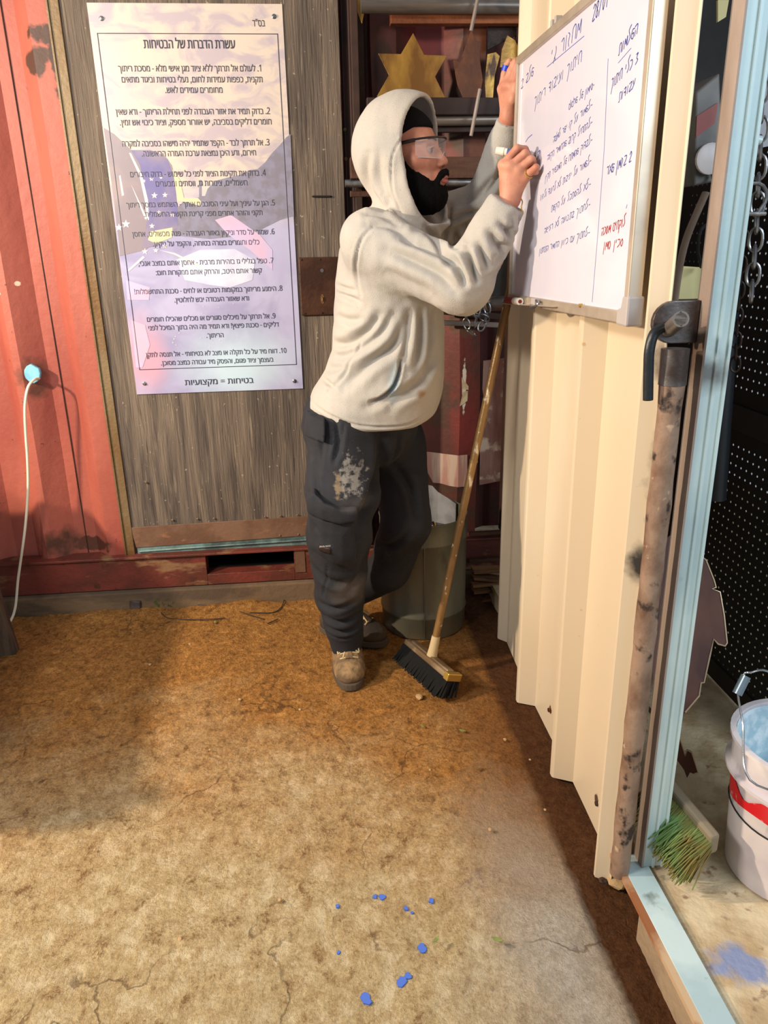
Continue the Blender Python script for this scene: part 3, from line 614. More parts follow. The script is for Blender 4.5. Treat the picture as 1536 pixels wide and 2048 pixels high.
reg(m.build('curved_strip', 'post_brown', smooth=True), 'curved brown strip bending down beside the cream panel', 'strip')
m = MB(); m.box(J(1330, 612, 1.72), J(1445, 600, 1.74)+np.array([0, .15, 0])); reg(m.build('narrow_shelf', 'rust_dark'), 'dark shelf board under the pale yellow box', 'shelf')
m = MB(); m.tube(smoothpath([J(1425, 350, 1.74), J(1430, 430, 1.65), J(1402, 460, 1.6), J(1396, 500, 1.62), J(1400, 520, 1.66), J(1402, 534, 1.78)], 4), .0035, 8); reg(m.build('iron_hook', 'black'), 'black iron hook in the gap above the yellow box', 'hook')
m = MB(); m.prism([J(x_, y_, 2.6) for x_, y_ in [(1436, 0), (1458, 0), (1452, 34), (1436, 44)]], (0, .01, 0)); reg(m.build('light_patch', 'cream_box'), 'light patch high up in the gap beside the post, drawn as a pale sheet', 'sheet')  # bright spot beyond the gap put in as a pale flat piece

# push-broom head with green bristles
t = thing('yard_broom', JZ(1400, 1740, zs), 'broom head with splayed green and yellow bristles lying beside the post', 'broom')
A0, A1 = J(1330, 1560, 1.50), J(1432, 1705, 1.32)
def ptz(px, py, z): return JZ(px, py, z)
A0, A1 = ptz(1322, 1560, .24), ptz(1430, 1690, .20)
m = MB(); d = (A1-A0); dn = d/np.linalg.norm(d); sd = np.cross(dn, (0, 0, 1)); sd /= np.linalg.norm(sd)
m.obox((A0+A1)/2, d/2, sd*.012, np.array((0, 0, .024))); m.build('back', 'brush_back', t, bevel=.006)
m = MB(); rr = random.Random(3)
for k in range(26):
    for j in range(3):
        o_ = A0+d*(k+.5)/26+np.array((0, 0, .01*(j-1)))
        for q in range(12):
            tip = o_+np.array((-.055-.02*rr.random(), -.01+.02*rr.random(), -.055-.03*rr.random()))+sd*(rr.random()-.5)*.03+dn*(rr.random()-.3)*.035
            mid = (o_+tip)/2+np.array((-.01, -.012, .014)); m.tube([o_, mid, tip], [.0024, .0021, .0014], 3, cap=False)
reg(m.build('bristles', 'bristle_green', t), kind='stuff')

# white paint bucket
cB = np.array([.995, 1.235, zs-.012]); rb = .150
t = thing('paint_bucket', cB, 'white plastic paint bucket with a red paint band near the right edge', 'bucket')
m = MB(); m.lathe(cB, [(0, .004), (rb*.80, 0), (rb*.84, .006), (rb*.93, .235), (rb*.95, .24), (rb*.95, .25), (rb*1.04, .255), (rb*1.04, .262), (rb*.965, .265), (rb*.98, .325), (rb*1.03, .33), (rb*1.03, .338), (rb*.95, .338), (rb*.94, .32)], 48)
m.build('shell', 'bucket', t, smooth=True)
m = MB(); m.lathe(cB, [(rb*.94, .33), (rb*.86, .19), (0, .185)], 40); m.build('paint_inside', 'bucket_in', t, smooth=True)
m = MB(); n = 60
for k in range(n+1):
    a = 2*PI*k/n; hi = .232+.012*math.sin(a*5+1)+.006*math.sin(a*11); lo = .188+.008*math.sin(a*4); R = rb*.935+.0015
    m.v += [(cB[0]+(R-.004)*math.cos(a), cB[1]+(R-.004)*math.sin(a), cB[2]+lo), (cB[0]+R*math.cos(a), cB[1]+R*math.sin(a), cB[2]+hi)]
m.f = [(2*k, 2*k+2, 2*k+3, 2*k+1) for k in range(n)]; m.m = [0]*n; m.build('red_paint', 'red_paint', t, smooth=True)
m = MB(); R = rb*.915; m.tube([(cB[0]+R*math.cos(a), cB[1]+R*math.sin(a), cB[2]+.165+.003*math.sin(a*3)) for a in np.linspace(0, 2*PI, 50)], .0018, 6, cap=False); m.build('black_line', 'black', t)
rimz = cB[2]+.335; e1 = JZ(1478, 1415, rimz); hp = [np.array([cB[0]+rb*math.cos(a), cB[1]+rb*math.sin(a), rimz-.03]) for a in (PI*1.30, PI*.30)]
top = J(1487, 1352, 1.33); 
m = MB(); pth = smoothpath([hp[0], J(1500, 1560, cB[1]-.11), J(1486, 1450, cB[1]-.03), J(1476, 1385, cB[1]), J(1487, 1350, cB[1]+.01), J(1500, 1345, cB[1]+.01), J(1545, 1348, cB[1]+.03), hp[1]], 6); m.tube(pth, .0022, 8); HN = m.build('handle', 'steel', t, smooth=True)
m = MB(); m.tube([J(1474, 1388, cB[1]), J(1492, 1352, cB[1]+.01)], .0095, 12); m.build('grip', 'col_steel', HN, smooth=True)
for i, (dx, dy, r) in enumerate([(.02, .05, .012), (-.03, .02, .015), (.04, -.03, .013)]):
    m = MB(); m.tube([(cB[0]+dx, cB[1]+dy, cB[2]+.19), (cB[0]+dx*2, cB[1]+dy*1.6, cB[2]+.27)], .006, 8); m.build('rag_fold', 'bucket_in', t)
# rubble at the foot of the post
for i, (px, py, s, lb) in enumerate([(1345, 1720, .018, 'crumpled grey scrap at the foot of the green brush'), (1205, 1762, .010, 'dark clod of dirt under the cream panel'), (1236, 1762, .022, 'pale wood chip beside the end of the cream panel'),
                                     (1235, 1640, .02, 'crumpled clear film wedged behind the cream panel')]):
    p = JZ(px, py, zs if px > 1300 else (.012 if i < 3 else .1)); bmn = bmesh.new(); bmesh.ops.create_icosphere(bmn, subdivisions=2, radius=s)
    for v in bmn.verts: v.co *= .7+.5*random.random()
    me = bpy.data.meshes.new('rubble'); bmn.to_mesh(me); bmn.free(); me.materials.append(M[['galv', 'rust_dark', 'stone', 'steel'][i]])
    o = link(['scrap_lump', 'dirt_clod', 'wood_chip', 'plastic_film'][i], me); o.location = p; o.scale = (1, 1, .5 if i < 3 else 2.2); reg(o, lb, 'debris')

# ================================================================ LEFT SIDE AND FLOOR EDGE
yp = 2.9
t = thing('blue_plug', J(66, 747, YB), 'pale blue foam plug filling a round hole in the red container wall', 'plug')
p = J(66, 747, YB-.012); m = MB(); rr = [.030, .033, .029, .034, .031, .03, .033, .03, .031, .034, .03, .029]
m.prism([(p[0]+rr[k]*math.cos(k*PI/6), p[1]-.012, p[2]+rr[k]*1.08*math.sin(k*PI/6)) for k in range(12)], (0, .02, 0)); m.build('plug', 'foam', t, bevel=.004)
cp = [J(78, 757, 2.95), J(68, 760, 2.90), J(56, 775, 2.87), J(50, 810, 2.86), J(51, 860, 2.86), J(55, 920, 2.86), J(56, 980, 2.86), J(51, 1050, 2.86), J(43, 1110, 2.85), J(36, 1160, 2.84), J(31, 1212, 2.82), J(22, 1240, 2.8), J(5, 1256, 2.78), J(-30, 1275, 2.76)]
m = MB(); m.tube(smoothpath(cp, 6), .0050, 10); reg(m.build('power_cable', 'cable', smooth=True), 'cream electric cable hanging from the blue plug down to the floor', 'cable')
# the workbench whose leg shows at the left edge
lb = JZ(30, 1296)
t = thing('workbench', (lb[0], lb[1], 0), 'old brown workbench standing outside the left edge, one leg in view', 'workbench')
ztp = .70
for (x_, y_) in [(lb[0]-.015, lb[1]-.02), (lb[0]-.02, lb[1]-.95), (lb[0]-1.0, lb[1]-.02), (lb[0]-1.0, lb[1]-.95)]:
    m = MB(); m.prism([(x_-.03, y_-.025, -.012), (x_+.03, y_-.02, -.012), (x_+.028, y_+.03, -.012), (x_-.03, y_+.03, -.012)], (-.07 if x_ > lb[0]-.5 and y_ > lb[1]-.5 else 0, 0, ztp)); m.build('leg', 'table_wood', t, bevel=.003)
m = MB(); m.box((lb[0]-1.08, lb[1]-1.02, ztp-.02), (lb[0]-.085, lb[1]+.06, ztp+.03)); m.build('top', 'table_wood', t, bevel=.004)
m = MB(); m.box((lb[0]-.16, lb[1]+.035, .19), (lb[0]-.062, lb[1]+.05, ztp)); m.build('side_sheet', 'rust_dark', t, bevel=.002)
# weed, wires, block
t = thing('weed', JZ(330, 1212), 'small green weed growing at the foot of the red container', 'weed')
m = MB(); p = JZ(330, 1214); rr = random.Random(5)
for k in range(34):
    a = rr.random()*2*PI; l = .02+.03*rr.random(); b = p+np.array((rr.uniform(-.03, .03), rr.uniform(-.01, .012), 0)); e = b+np.array((math.cos(a)*l*.6, math.sin(a)*l*.5-.005, l)); s_ = np.array((.003, 0, .001))
    m.add([b-s_*.4, b+s_*.4, (b+e)/2+s_, e, (b+e)/2-s_], [(0, 1, 2, 3, 4)])
reg(m.build('leaves', 'weed', t), kind='stuff')
for i, (pp, lb_) in enumerate([([(322, 1225), (340, 1237), (400, 1239), (450, 1236)], 'dark wire loop lying beside the green weed'), ([(345, 1205), (400, 1210), (450, 1215), (500, 1230), (528, 1238)], 'long thin dark twig lying right of the green weed'),
                               ([(500, 1225), (545, 1225), (562, 1215), (568, 1200)], 'curved dark twig near the standing man on the bare ground'), ([(535, 1247), (545, 1243), (556, 1238)], 'short dark twig alone on the orange dirt')]):
    m = MB(); m.tube(smoothpath([JZ(a, b, .006) for a, b in pp], 5), .0022, 6); reg(m.build('dark_twig' if i else 'wire', 'twig'), lb_, 'twig' if i else 'wire')
p = JZ(276, 1216); m = MB(); m.obox((p[0], p[1]-.005, .022), (.022, -.006, 0), (.006, .02, 0), (.002, 0, .02)); reg(m.build('small_block', 'bracket', bevel=.002), 'small dark grey block against the kerb left of the weed', 'block')
for i, (px, py, s, mt, lb_) in enumerate([(925, 1462, .012, 'leaf', 'curled green leaf on the dirt before the black broom'), (845, 1453, .010, 'leaf', 'tiny green leaf left of the curled one on the dirt'), (776, 1413, .012, 'leaf_brown', 'brown dry leaf in front of the dusty boot'),
        (872, 1880, .011, 'leaf', 'pale green leaf beside a blue paint spot'), (995, 1880, .014, 'leaf', 'pale green leaf on the bare concrete near the panel'), (955, 1537, .014, 'leaf_brown', 'grey brown chip lying in front of the cream panel'), (900, 1622, .012, 'leaf_brown', 'small dark chip lying in the middle of the floor'),
        (290, 1462, .012, 'leaf_brown', 'brown flake on the shaded dirt at the left'), (75, 1560, .014, 'leaf_brown', 'dark flake in the shade near the left edge'), (430, 1245, .012, 'leaf', 'dusty pale leaf below the dark twig')]):
    q = JZ(px, py, .008); a = random.random()*6; d = np.array((math.cos(a), math.sin(a), 0)); e = np.array((-d[1], d[0], 0)); m = MB()
    P = [q+d*s*u+e*s*.42*v+np.array((0, 0, .25*s*abs(u))) for u, v in ((-1, 0), (-.4, .8), (.3, .9), (1, .1), (.3, -.8), (-.4, -.9))]; m.prism(P, (0, 0, .0012)); reg(m.build('leaf' if mt == 'leaf' else 'dry_flake', mt), lb_, 'leaf' if mt == 'leaf' else 'flake')
def pebble(px, py, s, name, lb_, mt='stone', grp=None):
    bmn = bmesh.new(); bmesh.ops.create_icosphere(bmn, subdivisions=2, radius=s)
    for v in bmn.verts: v.co = Vector((v.co.x*1.1, v.co.y*1.4, v.co.z*.7))*(.85+.3*random.random())
    me = bpy.data.meshes.new(name); bmn.to_mesh(me); bmn.free(); me.materials.append(M[mt]); o = link(name, me); q = JZ(px, py); o.location = (q[0], q[1], s*.45); reg(o, lb_, 'stone', grp)
pebble(839, 1396, .011, 'pebble', 'rounded tan pebble on the floor left of the broom head')
pebble(380, 1290, .006, 'pebble', 'tiny tan pebble on the bright dirt left of the man')
for k, (px, py) in enumerate([(420, 1500), (520, 1560), (640, 1490), (700, 1560), (560, 1800), (780, 1650), (1010, 1480), (300, 1330), (190, 1700), (360, 1880), (980, 1660), (1060, 1520), (480, 1400), (600, 1420), (860, 1540), (1090, 1620)]):
    pebble(px, py, .0030+.0022*random.random(), 'grit', 'small pale grit grain scattered on the open floor', 'stone', 'grit on the floor')

# ================================================================ POSTER
yq = yd-.001
xl, xr, zt_, zb_ = -.665, -.036, 2.153, .877
PO = thing('safety_poster', ((xl+xr)/2, yq, zb_), 'printed Hebrew safety poster screwed to the wooden door', 'poster')
m = MB(); m.box((xl, yq-.004, zb_), (xr, yq, zt_)); m.build('sheet', 'poster', PO, bevel=.001)
JP = lambda px, py: J(px, py, yq-.0045)
def flat(name, polys, material, lift=.0003, parent=PO):
    m = MB(); one = name == 'printed_sparks'
    for P in polys:
        q = [JP(a, b) for a, b in P]; m.prism([(v[0], v[1]-lift, v[2]) for v in q], (0, lift*.9, 0))
        if not one: m.build(name[:-1] if name.endswith('stars') or name.endswith('lines') else name, material, parent); m = MB()
    if one: reg(m.build(name, material, parent), kind='stuff')
flat('printed_ridge', [[(581, 268), (572, 275), (560, 290), (545, 305), (530, 325), (515, 338), (500, 340), (480, 350), (455, 355), (430, 362), (415, 378), (410, 392), (403, 392), (403, 360), (398, 360), (398, 395), (372, 398), (350, 420), (340, 470), (420, 478), (500, 470), (560, 440), (588, 432)]], 'print_ridge', .0002)
flat('printed_yellow', [[(345, 338), (360, 360), (368, 396), (396, 396), (404, 405), (400, 412), (372, 404), (356, 402), (352, 380)], [(300, 463), (345, 455), (344, 475), (312, 487), (296, 480)]], 'print_yellow', .00062)
flat('printed_grey_cloth', [[(207, 255), (228, 268), (246, 285), (262, 300), (300, 300), (330, 312), (343, 330), (346, 340), (352, 400), (355, 455), (290, 500), (240, 512), (236, 470), (225, 380), (215, 310)]], 'print_grey', .00035)
flat('printed_flag', [[(262, 300), (300, 300), (322, 310), (335, 318), (347, 350), (354, 410), (356, 455), (330, 470), (318, 490), (283, 498), (294, 440), (290, 380), (280, 330)]], 'print_flag', .0005)
def star(cx, cy, r, rot=0): return [(cx+(r if k % 2 == 0 else r*.42)*math.sin(k*PI/5+rot), cy-(r if k % 2 == 0 else r*.42)*math.cos(k*PI/5+rot)) for k in range(10)]
flat('printed_stars', [star(309, 391, 7), (star(330, 390, 6)), star(303, 358, 5), star(322, 355, 4), star(304, 452, 6), star(345, 430, 5), star(290, 503, 7), star(312, 501, 6), star(238, 455, 8), star(252, 448, 9), star(330, 492, 5), star(288, 362, 4), star(318, 425, 5)], 'print_star', .0007)
flat('printed_lines', [[(258, 306), (262, 306), (284, 350), (296, 400), (298, 440), (294, 440), (290, 402), (279, 352)], [(262, 368), (266, 376), (296, 440), (290, 438)], [(238, 352), (241, 350), (248, 390), (244, 392)], [(286, 512), (256, 540), (258, 543), (290, 515)], [(318, 500), (350, 506), (400, 530), (398, 534), (348, 509)]], 'print_star', .0006)
flat('printed_pink', [[(430, 440), (462, 430), (520, 470), (545, 500), (545, 540), (500, 500), (455, 468)], [(252, 560), (300, 575), (298, 600), (255, 600)], [(262, 640), (290, 650), (300, 690), (285, 735), (272, 735)]], 'print_pink', .00055)
flat('printed_glove', [[(352, 520), (400, 500), (470, 498), (510, 520), (505, 560), (460, 575), (420, 570), (370, 560)]], 'print_glove', .00042)
rng = random.Random(9)
flat('printed_sparks', [star(rng.uniform(345, 480), rng.uniform(640, 730), rng.uniform(.8, 2.2), rng.random()) for _ in range(26)]+[star(rng.uniform(360, 470), rng.uniform(590, 690), rng.uniform(.7, 1.5)) for _ in range(12)], 'print_star', .0004)
# black frame line
fx = [JP(196, 66), JP(558, 70), JP(592, 738), JP(277, 740)]
m = MB(); z0, z1, x0, x1 = fx[3][2], fx[0][2], (fx[0][0]+fx[3][0])/2, (fx[1][0]+fx[2][0])/2; l = .0022; yy = yq-.0048
m.box((x0, yy-.0004, z0), (x1, yy, z0+l)); m.box((x0, yy-.0004, z1-l), (x1, yy, z1)); m.box((x0, yy-.0004, z0), (x0+l, yy, z1)); m.box((x1-l, yy-.0004, z0), (x1, yy, z1)); m.build('frame_line', 'ink_dark', PO)
BASEF = bpy.utils.system_resource('DATAFILES', path='fonts')
def text_obj(name, s, cen, ax_x, ax_z, width, height, material, parent, rtl=True, thick=0.0):
    """flat lettering centred at cen, fitted to width; Hebrew runs right to left"""
    if rtl:
        import re
        toks = re.findall(r'[0-9/]+|.', s)[::-1]; sw = {'(': ')', ')': '('}; s = ''.join(sw.get(k, k) for k in toks)
    cu = bpy.data.curves.new(name, 'FONT'); cu.body = s; cu.size = 100; cu.align_x = 'CENTER'; cu.fill_mode = 'NONE'; cu.offset = 0; cu.resolution_u = 3
    cu.font = HFONT or cu.font
    o = bpy.data.objects.new(name, cu); COL.objects.link(o); dg = bpy.context.evaluated_depsgraph_get(); dg.update()
    me = bpy.data.meshes.new_from_object(o.evaluated_get(dg)); bpy.data.objects.remove(o); bpy.data.curves.remove(cu)
    from mathutils.geometry import delaunay_2d_cdt
    E0 = np.array([tuple(e.vertices) for e in me.edges]); C0 = np.array([tuple(q.co)[:2] for q in me.vertices])
    v2, _, f2, _, _, _ = delaunay_2d_cdt([Vector(q) for q in C0], [tuple(map(int, e)) for e in E0], [], 0, 1e-4)
    cen2 = np.array([np.mean([v2[k] for k in f], 0) for f in f2])+(1.3e-4, 1.7e-4)   # keep the triangles an odd number of outlines away
    a2, b2 = C0[E0[:, 0]], C0[E0[:, 1]]; up = (a2[None, :, 1] > cen2[:, 1:2]) != (b2[None, :, 1] > cen2[:, 1:2])
    with np.errstate(divide='ignore', invalid='ignore'): xc = a2[:, 0]+(cen2[:, 1:2]-a2[:, 1])*(b2[:, 0]-a2[:, 0])/(b2[:, 1]-a2[:, 1])
    odd = ((up & (xc > cen2[:, :1])).sum(1) % 2) == 1; f2 = [f for f, k in zip(f2, odd) if k]
    if not len(v2): return None
    me = bpy.data.meshes.new(name); me.from_pydata([(q.x, q.y, 0) for q in v2], [], f2)
    v = np.array([tuple(q.co) for q in me.vertices])
    mn, mx = v.min(0), v.max(0); sx = width/(mx[0]-mn[0]); sz = height/100
    ax_x = np.array(ax_x, float); ax_z = np.array(ax_z, float)
    P = np.array(cen)+((v[:, :1]-(mn[0]+mx[0])/2)*sx)*ax_x+(v[:, 1:2]*sz)*ax_z
    me.vertices.foreach_set('co', P.astype(np.float32).ravel()); me.materials.clear(); me.materials.append(M[material]); me.update()
    o = link(name, me, parent)
    if thick:
        P2 = P.copy(); P2 = P2+ax_x*thick*height+np.array(cen)*0; me2 = me.copy(); me2.vertices.foreach_set('co', (P2+np.cross(ax_x, ax_z)*.00005).astype(np.float32).ravel()); link(name, me2, parent)
    return o
HFONT = None
try: HFONT = bpy.data.fonts.load(BASEF+'/NotoSansHebrew-Regular.woff2')
except Exception:
    try: HFONT = bpy.data.fonts.load('/usr/share/fonts/NotoSansHebrew-Regular.ttf')
    except Exception: HFONT = None
LINES = [('בס"ד', 505, 530, 53, 14, .0), ('עשרת הדברות של הבטיחות', 288, 470, 97, 19, .012),
 ('1. לעולם אל תרתך ללא ציוד מגן אישי מלא - מסכת ריתוך', 237, 522, 143, 13, 0), ('תקנית, כפפות עמידות לחום, נעלי בטיחות וביגוד מתאים', 244, 525, 165, 13, 0), ('מחומרים עמידים לאש.', 331, 445, 186, 13, 0),
 ('2. בדוק תמיד את אזור העבודה לפני תחילת הריתוך - ודא שאין', 232, 540, 229, 13, 0), ('חומרים דליקים בסביבה, יש אוורור מספק, וציוד כיבוי אש זמין.', 240, 543, 250, 13, 0),
 ('3. אל תרתך לבד - הקפד שתמיד יהיה מישהו בסביבה למקרה', 245, 539, 292, 13, 0), ('חירום, ודע היכן נמצאת ערכת העזרה הראשונה.', 284, 512, 312, 13, 0),
 ('4. בדוק את תקינות הציוד לפני כל שימוש - בדוק חיבורים', 261, 532, 353, 13, 0), ('חשמליים, צינורות גז, ווסתים ומבערים', 312, 495, 372, 13, 0),
 ('5. הגן על עיניך ועל עיני הסובבים אותך - השתמש במסך ריתוך', 253, 550, 413, 12, 0), ('תקני והזהר אחרים מפני קרינת הקשת החשמלית.', 288, 525, 432, 12, 0),
 ('6. שמור על סדר וניקיון באזור העבודה - פנה מכשולים, אחסן', 265, 549, 471, 12, 0), ('כלים וחומרים בצורה בטוחה, והקפד על ניקיון.', 306, 519, 491, 12, 0),
 ('7. טפל בגלילי גז בזהירות מרבית - אחסן אותם במצב אנכי,', 277, 547, 529, 12, 0), ('קשור אותם היטב, והרחק אותם ממקורות חום:', 312, 524, 548, 12, 0),
 ('8. הימנע מריתוך במקומות רטובים או לחים - סכנת התחשמלות!', 269, 565, 585, 12, 0), ('ודא שאזור העבודה יבש לחלוטין.', 349, 498, 603, 12, 0),
 ('9. אל תרתך על מיכלים סגורים או מכלים שהכילו חומרים', 294, 551, 640, 12, 0), ('דליקים - סכנת פיצוץ! ודא תמיד מה היה בתוך המיכל לפני', 297, 558, 657, 12, 0), ('הריתוך.', 413, 447, 675, 12, 0),
 ('10. דווח מיד על כל תקלה או מצב לא בטיחותי - אל תנסה לתקן', 292, 573, 710, 12, 0), ('בעצמך ציוד פגום, והפסק מיד עבודה במצב מסוכן.', 322, 547, 727, 12, 0),
 ('בטיחות = מקצועיות', 370, 507, 768, 15, .008)]
for (s, pa, pb, py, hpx, th) in LINES:
    A, B = JP(pa, py), JP(pb, py); k = 1.28*hpx/470.
    text_obj('lettering', s, ((A[0]+B[0])/2, yq-.0054, (A[2]+B[2])/2), (1, 0, 0), (0, 0, 1), B[0]-A[0], k, 'ink_dark', PO, thick=th+.004)
for (px, py) in [(203, 37), (548, 33), (289, 767), (589, 762)]:
    p = JP(px, py); m = MB(); m.lathe((0, 0, 0), [(0, 0), (.0075, 0), (.0075, .0015), (.005, .003), (.0045, .006), (0, .0065)], 12); m.v = [(p[0]+v[0], p[1]-v[2], p[2]+v[1]) for v in m.v]; m.build('screw', 'steel', PO, smooth=True)

# ================================================================ WHITEBOARD
XB = .575
y0, y1 = 1.352, 2.197; z0, z1 = 1.258, 1.848
WB = thing('whiteboard', (XB, (y0+y1)/2, z0), 'aluminium-framed whiteboard with blue and red handwriting on the cream panel', 'whiteboard')
sk = lambda y: .018*(y-y0)/(y1-y0)   # the far end hangs a little lower
def BP(x, y, z): return (x, y, z-sk(y)*(1-(z-z0)/(z1-z0)))
m = MB(); m.box((XB, y0+.01, z0+.012), (XB+.012, y1-.01, z1-.01)); m.v = [BP(*v) for v in m.v]; m.build('panel', 'whiteboard', WB)
fr = [((y0+.02, z0-.004), (y1-.01, z0+.018)), ((y0+.02, z1-.018), (y1-.01, z1)), ((y0-.002, z0+.02), (y0+.018, z1-.02)), ((y1-.012, z0), (y1, z1))]
for (a, b) in fr:
    m = MB(); m.box((XB-.008, a[0], a[1]), (XB+.018, b[0], b[1])); m.v = [BP(*v) for v in m.v]; m.build('frame', 'alu', WB, bevel=.002)
for (yc, zc) in [(y0, z0), (y0, z1)]:
    m = MB(); s = 1 if zc == z0 else -1
    P = [(XB-.010, yc-.006, zc-.008*s), (XB-.010, yc+.042, zc-.008*s), (XB-.010, yc+.042, zc+.020*s), (XB-.010, yc+.026, zc+.024*s), (XB-.010, yc+.020, zc+.045*s), (XB-.010, yc-.006, zc+.045*s)]
    m.prism(P, (.032, 0, 0)); m.build('corner_cap', 'plastic_grey', WB, bevel=.004)
for px_, py_ in [(1103, 46), (1111, 38)]:
    p = JX(px_, py_+6, XB-.004); m = MB(); m.box((XB-.006, p[1]-.006, p[2]-.004), (XB+.01, p[1]+.006, p[2]+.012)); m.build('clip', 'plastic_grey', WB, bevel=.002)
for px_ in (1160,):
    p = JX(px_, 614, XB-.009); m = MB(); m.tube([(XB-.012, p[1], p[2]+.003), (XB-.004, p[1], p[2]+.003)], .004, 8); m.build('stud', 'gold', WB)
# cursive letters as pen strokes; glyphs sit in a unit box, x to the right, baseline 0
G = {'א': [[(0, 1), (.35, .5), (.75, 0)], [(.7, 1), (.35, .62)], [(.25, .5), (.0, .05)]], 'ב': [[(.05, .9), (.45, .95), (.5, .6), (.1, .05), (.6, .05)]], 'ג': [[(.35, 1), (.4, .6), (.05, 0)], [(.25, .35), (.4, .05)]],
 'ד': [[(.05, .9), (.4, .95), (.35, .6), (.1, .5), (.4, .4), (.35, 0)]], 'ה': [[(.0, .85), (.5, .85), (.5, 0)], [(.15, .5), (.1, 0)]], 'ו': [[(.15, .9), (.12, 0)]], 'ז': [[(.05, .95), (.3, .7), (.15, .3), (.25, 0)]],
 'ח': [[(.05, 0), (.1, .85), (.5, .9), (.55, 0)]], 'ט': [[(.35, .6), (.1, .9), (.05, .1), (.5, .05), (.5, 1.3)]], 'י': [[(.12, .95), (.08, .55)]], 'כ': [[(.05, .9), (.45, .85), (.5, .3), (.05, .02)]], 'ך': [[(.05, .9), (.4, .9), (.4, .2), (.25, -.6)]],
 'ל': [[(.5, 1.5), (.15, 1.2), (.3, .8), (.45, .4), (.1, .05)]], 'מ': [[(.05, 0), (.2, .8), (.4, .3), (.6, .85), (.6, .05)]], 'ם': [[(.1, .85), (.5, .85), (.5, .05), (.1, .1), (.1, .8)]], 'נ': [[(.1, .9), (.3, .7), (.3, .05), (.0, .05)]], 'ן': [[(.15, .9), (.1, -.5)]],
 'ס': [[(.3, .9), (.05, .5), (.25, .02), (.5, .4), (.3, .9)]], 'ע': [[(.5, .9), (.35, .3), (.0, .0)], [(.1, .9), (.3, .35)]], 'פ': [[(.25, .5), (.4, .8), (.1, .9), (.05, .2), (.5, .05)]], 'צ': [[(.4, 1), (.1, .7), (.4, .5), (.05, .05)]], 'ץ': [[(.3, 1.1), (.1, .7), (.35, .5), (.2, -.4)]],
 'ק': [[(.05, .9), (.5, .85), (.4, .3)], [(.15, .5), (.1, -.5)]], 'ר': [[(.05, .88), (.4, .9), (.45, .1)]], 'ש': [[(.6, .8), (.2, .9), (.05, .3), (.4, .05), (.5, .5), (.2, .5)]], 'ת': [[(.05, .0), (.2, .05), (.15, .85), (.5, .9), (.55, 0)]],
 '-': [[(.1, .45), (.45, .48)]], '2': [[(.05, .8), (.3, 1), (.45, .7), (.05, .05), (.5, .05)]], '3': [[(.05, .95), (.4, .9), (.2, .55), (.45, .3), (.05, .02)]], '8': [[(.25, .5), (.05, .8), (.25, 1), (.45, .8), (.05, .25), (.25, 0), (.45, .25), (.25, .5)]],
 '/': [[(.0, -.1), (.4, 1.1)]], '0': [[(.25, 1), (.05, .5), (.25, 0), (.45, .5), (.25, 1)]], '1': [[(.1, .75), (.3, 1), (.25, 0)]], "'": [[(.1, 1.05), (.05, .8)]], '.': [[(.1, .42), (.2, .5), (.12, .5)]]}
WR = MB(); WRR = MB(); rg = random.Random(4)
def hand(s, pr, pl, hpx, mb, ltr=False, wd=.0013):
    """write s between two photograph positions on the board face (right end, left end)"""
    X_ = XB-.0006; A = JX(*pr, X_); B = JX(*pl, X_); u = np.array(A)-np.array(B); L = np.linalg.norm(u); u /= L; up = np.array((0, 0, 1.)); h = hpx
    adv = [.62 if ch != ' ' else .55 for ch in s]; adv = [a if ch not in 'וין\'.' else .36 for a, ch in zip(adv, s)]; tot = sum(adv); k = L/tot; x_ = 0.
    for ch, a in zip(s, adv):
        for st in G.get(ch, []):
            ox = (x_*k) if ltr else (L-(x_+a)*k)
            P = [B+u*(ox+px_*k*.95+.0006*rg.uniform(-1, 1)+py_*h*.12)+up*(py_*h+.0007*rg.uniform(-1, 1)) for px_, py_ in st]; P = smoothpath(P, 4)
            for i in range(len(P)-1):
                d = P[i+1]-P[i]; n_ = np.cross(d, (1, 0, 0)); n_ = n_/max(np.linalg.norm(n_), 1e-9)*wd*.6
                e = d/max(np.linalg.norm(d), 1e-9)*wd*.3
                mb.add([P[i]-n_-e, P[i+1]-n_+e, P[i+1]+n_+e, P[i]+n_-e], [(0, 1, 2, 3)])
        x_ += a
hand("מחזור ג'", (1161, 66), (1101, 132), .028, WR, wd=.0017)
hand("28/01", (1217, 8), (1184, 44), .026, WR, ltr=True, wd=.0018); hand("שלב 2", (1067, 150), (1042, 178), .020, WR, wd=.0016)
hand("חיתוך ועיבוד ריתוך", (1163, 122), (1068, 214), .020, WR, wd=.0014)
for s, pr, pl in [(".סימון של שרטוט", (1188, 176), (1137, 220)), ("-לשמור על קו ישר למטה", (1185, 214), (1106, 286)), ("-להתחיל קרוב שהחומר הקצה", (1185, 250), (1094, 322)), ("-לבדוק שהמתח של המכשיר תקין", (1185, 284), (1090, 362)),
                  ("-לשמור על יציבות לא לרעוד ולזוז", (1183, 326), (1080, 402)), ("-לא להסתכל על הקשת", (1182, 373), (1102, 424)), ("-לחתוך בתנועה לא רציפה", (1181, 414), (1088, 468)), ("-לחתוך עם כיוון החומר התחתון", (1180, 470), (1078, 508))]:
    hand(s, pr, pl, .0125, WR, wd=.0011)
hand("השלמות", (1275, 66), (1236, 112), .017, WR, wd=.0014); hand("3 כלי חיתוך", (1276, 124), (1221, 178), .016, WR, wd=.0013); hand("עבודות", (1270, 172), (1236, 205), .014, WR, wd=.0012)
hand("2 בזמן שאר", (1263, 322), (1212, 352), .016, WR, wd=.0013); hand("לוקחים מסכה", (1250, 452), (1202, 472), .015, WRR, wd=.0014); hand("סכין סמן", (1246, 492), (1206, 500), .015, WRR, wd=.0014)
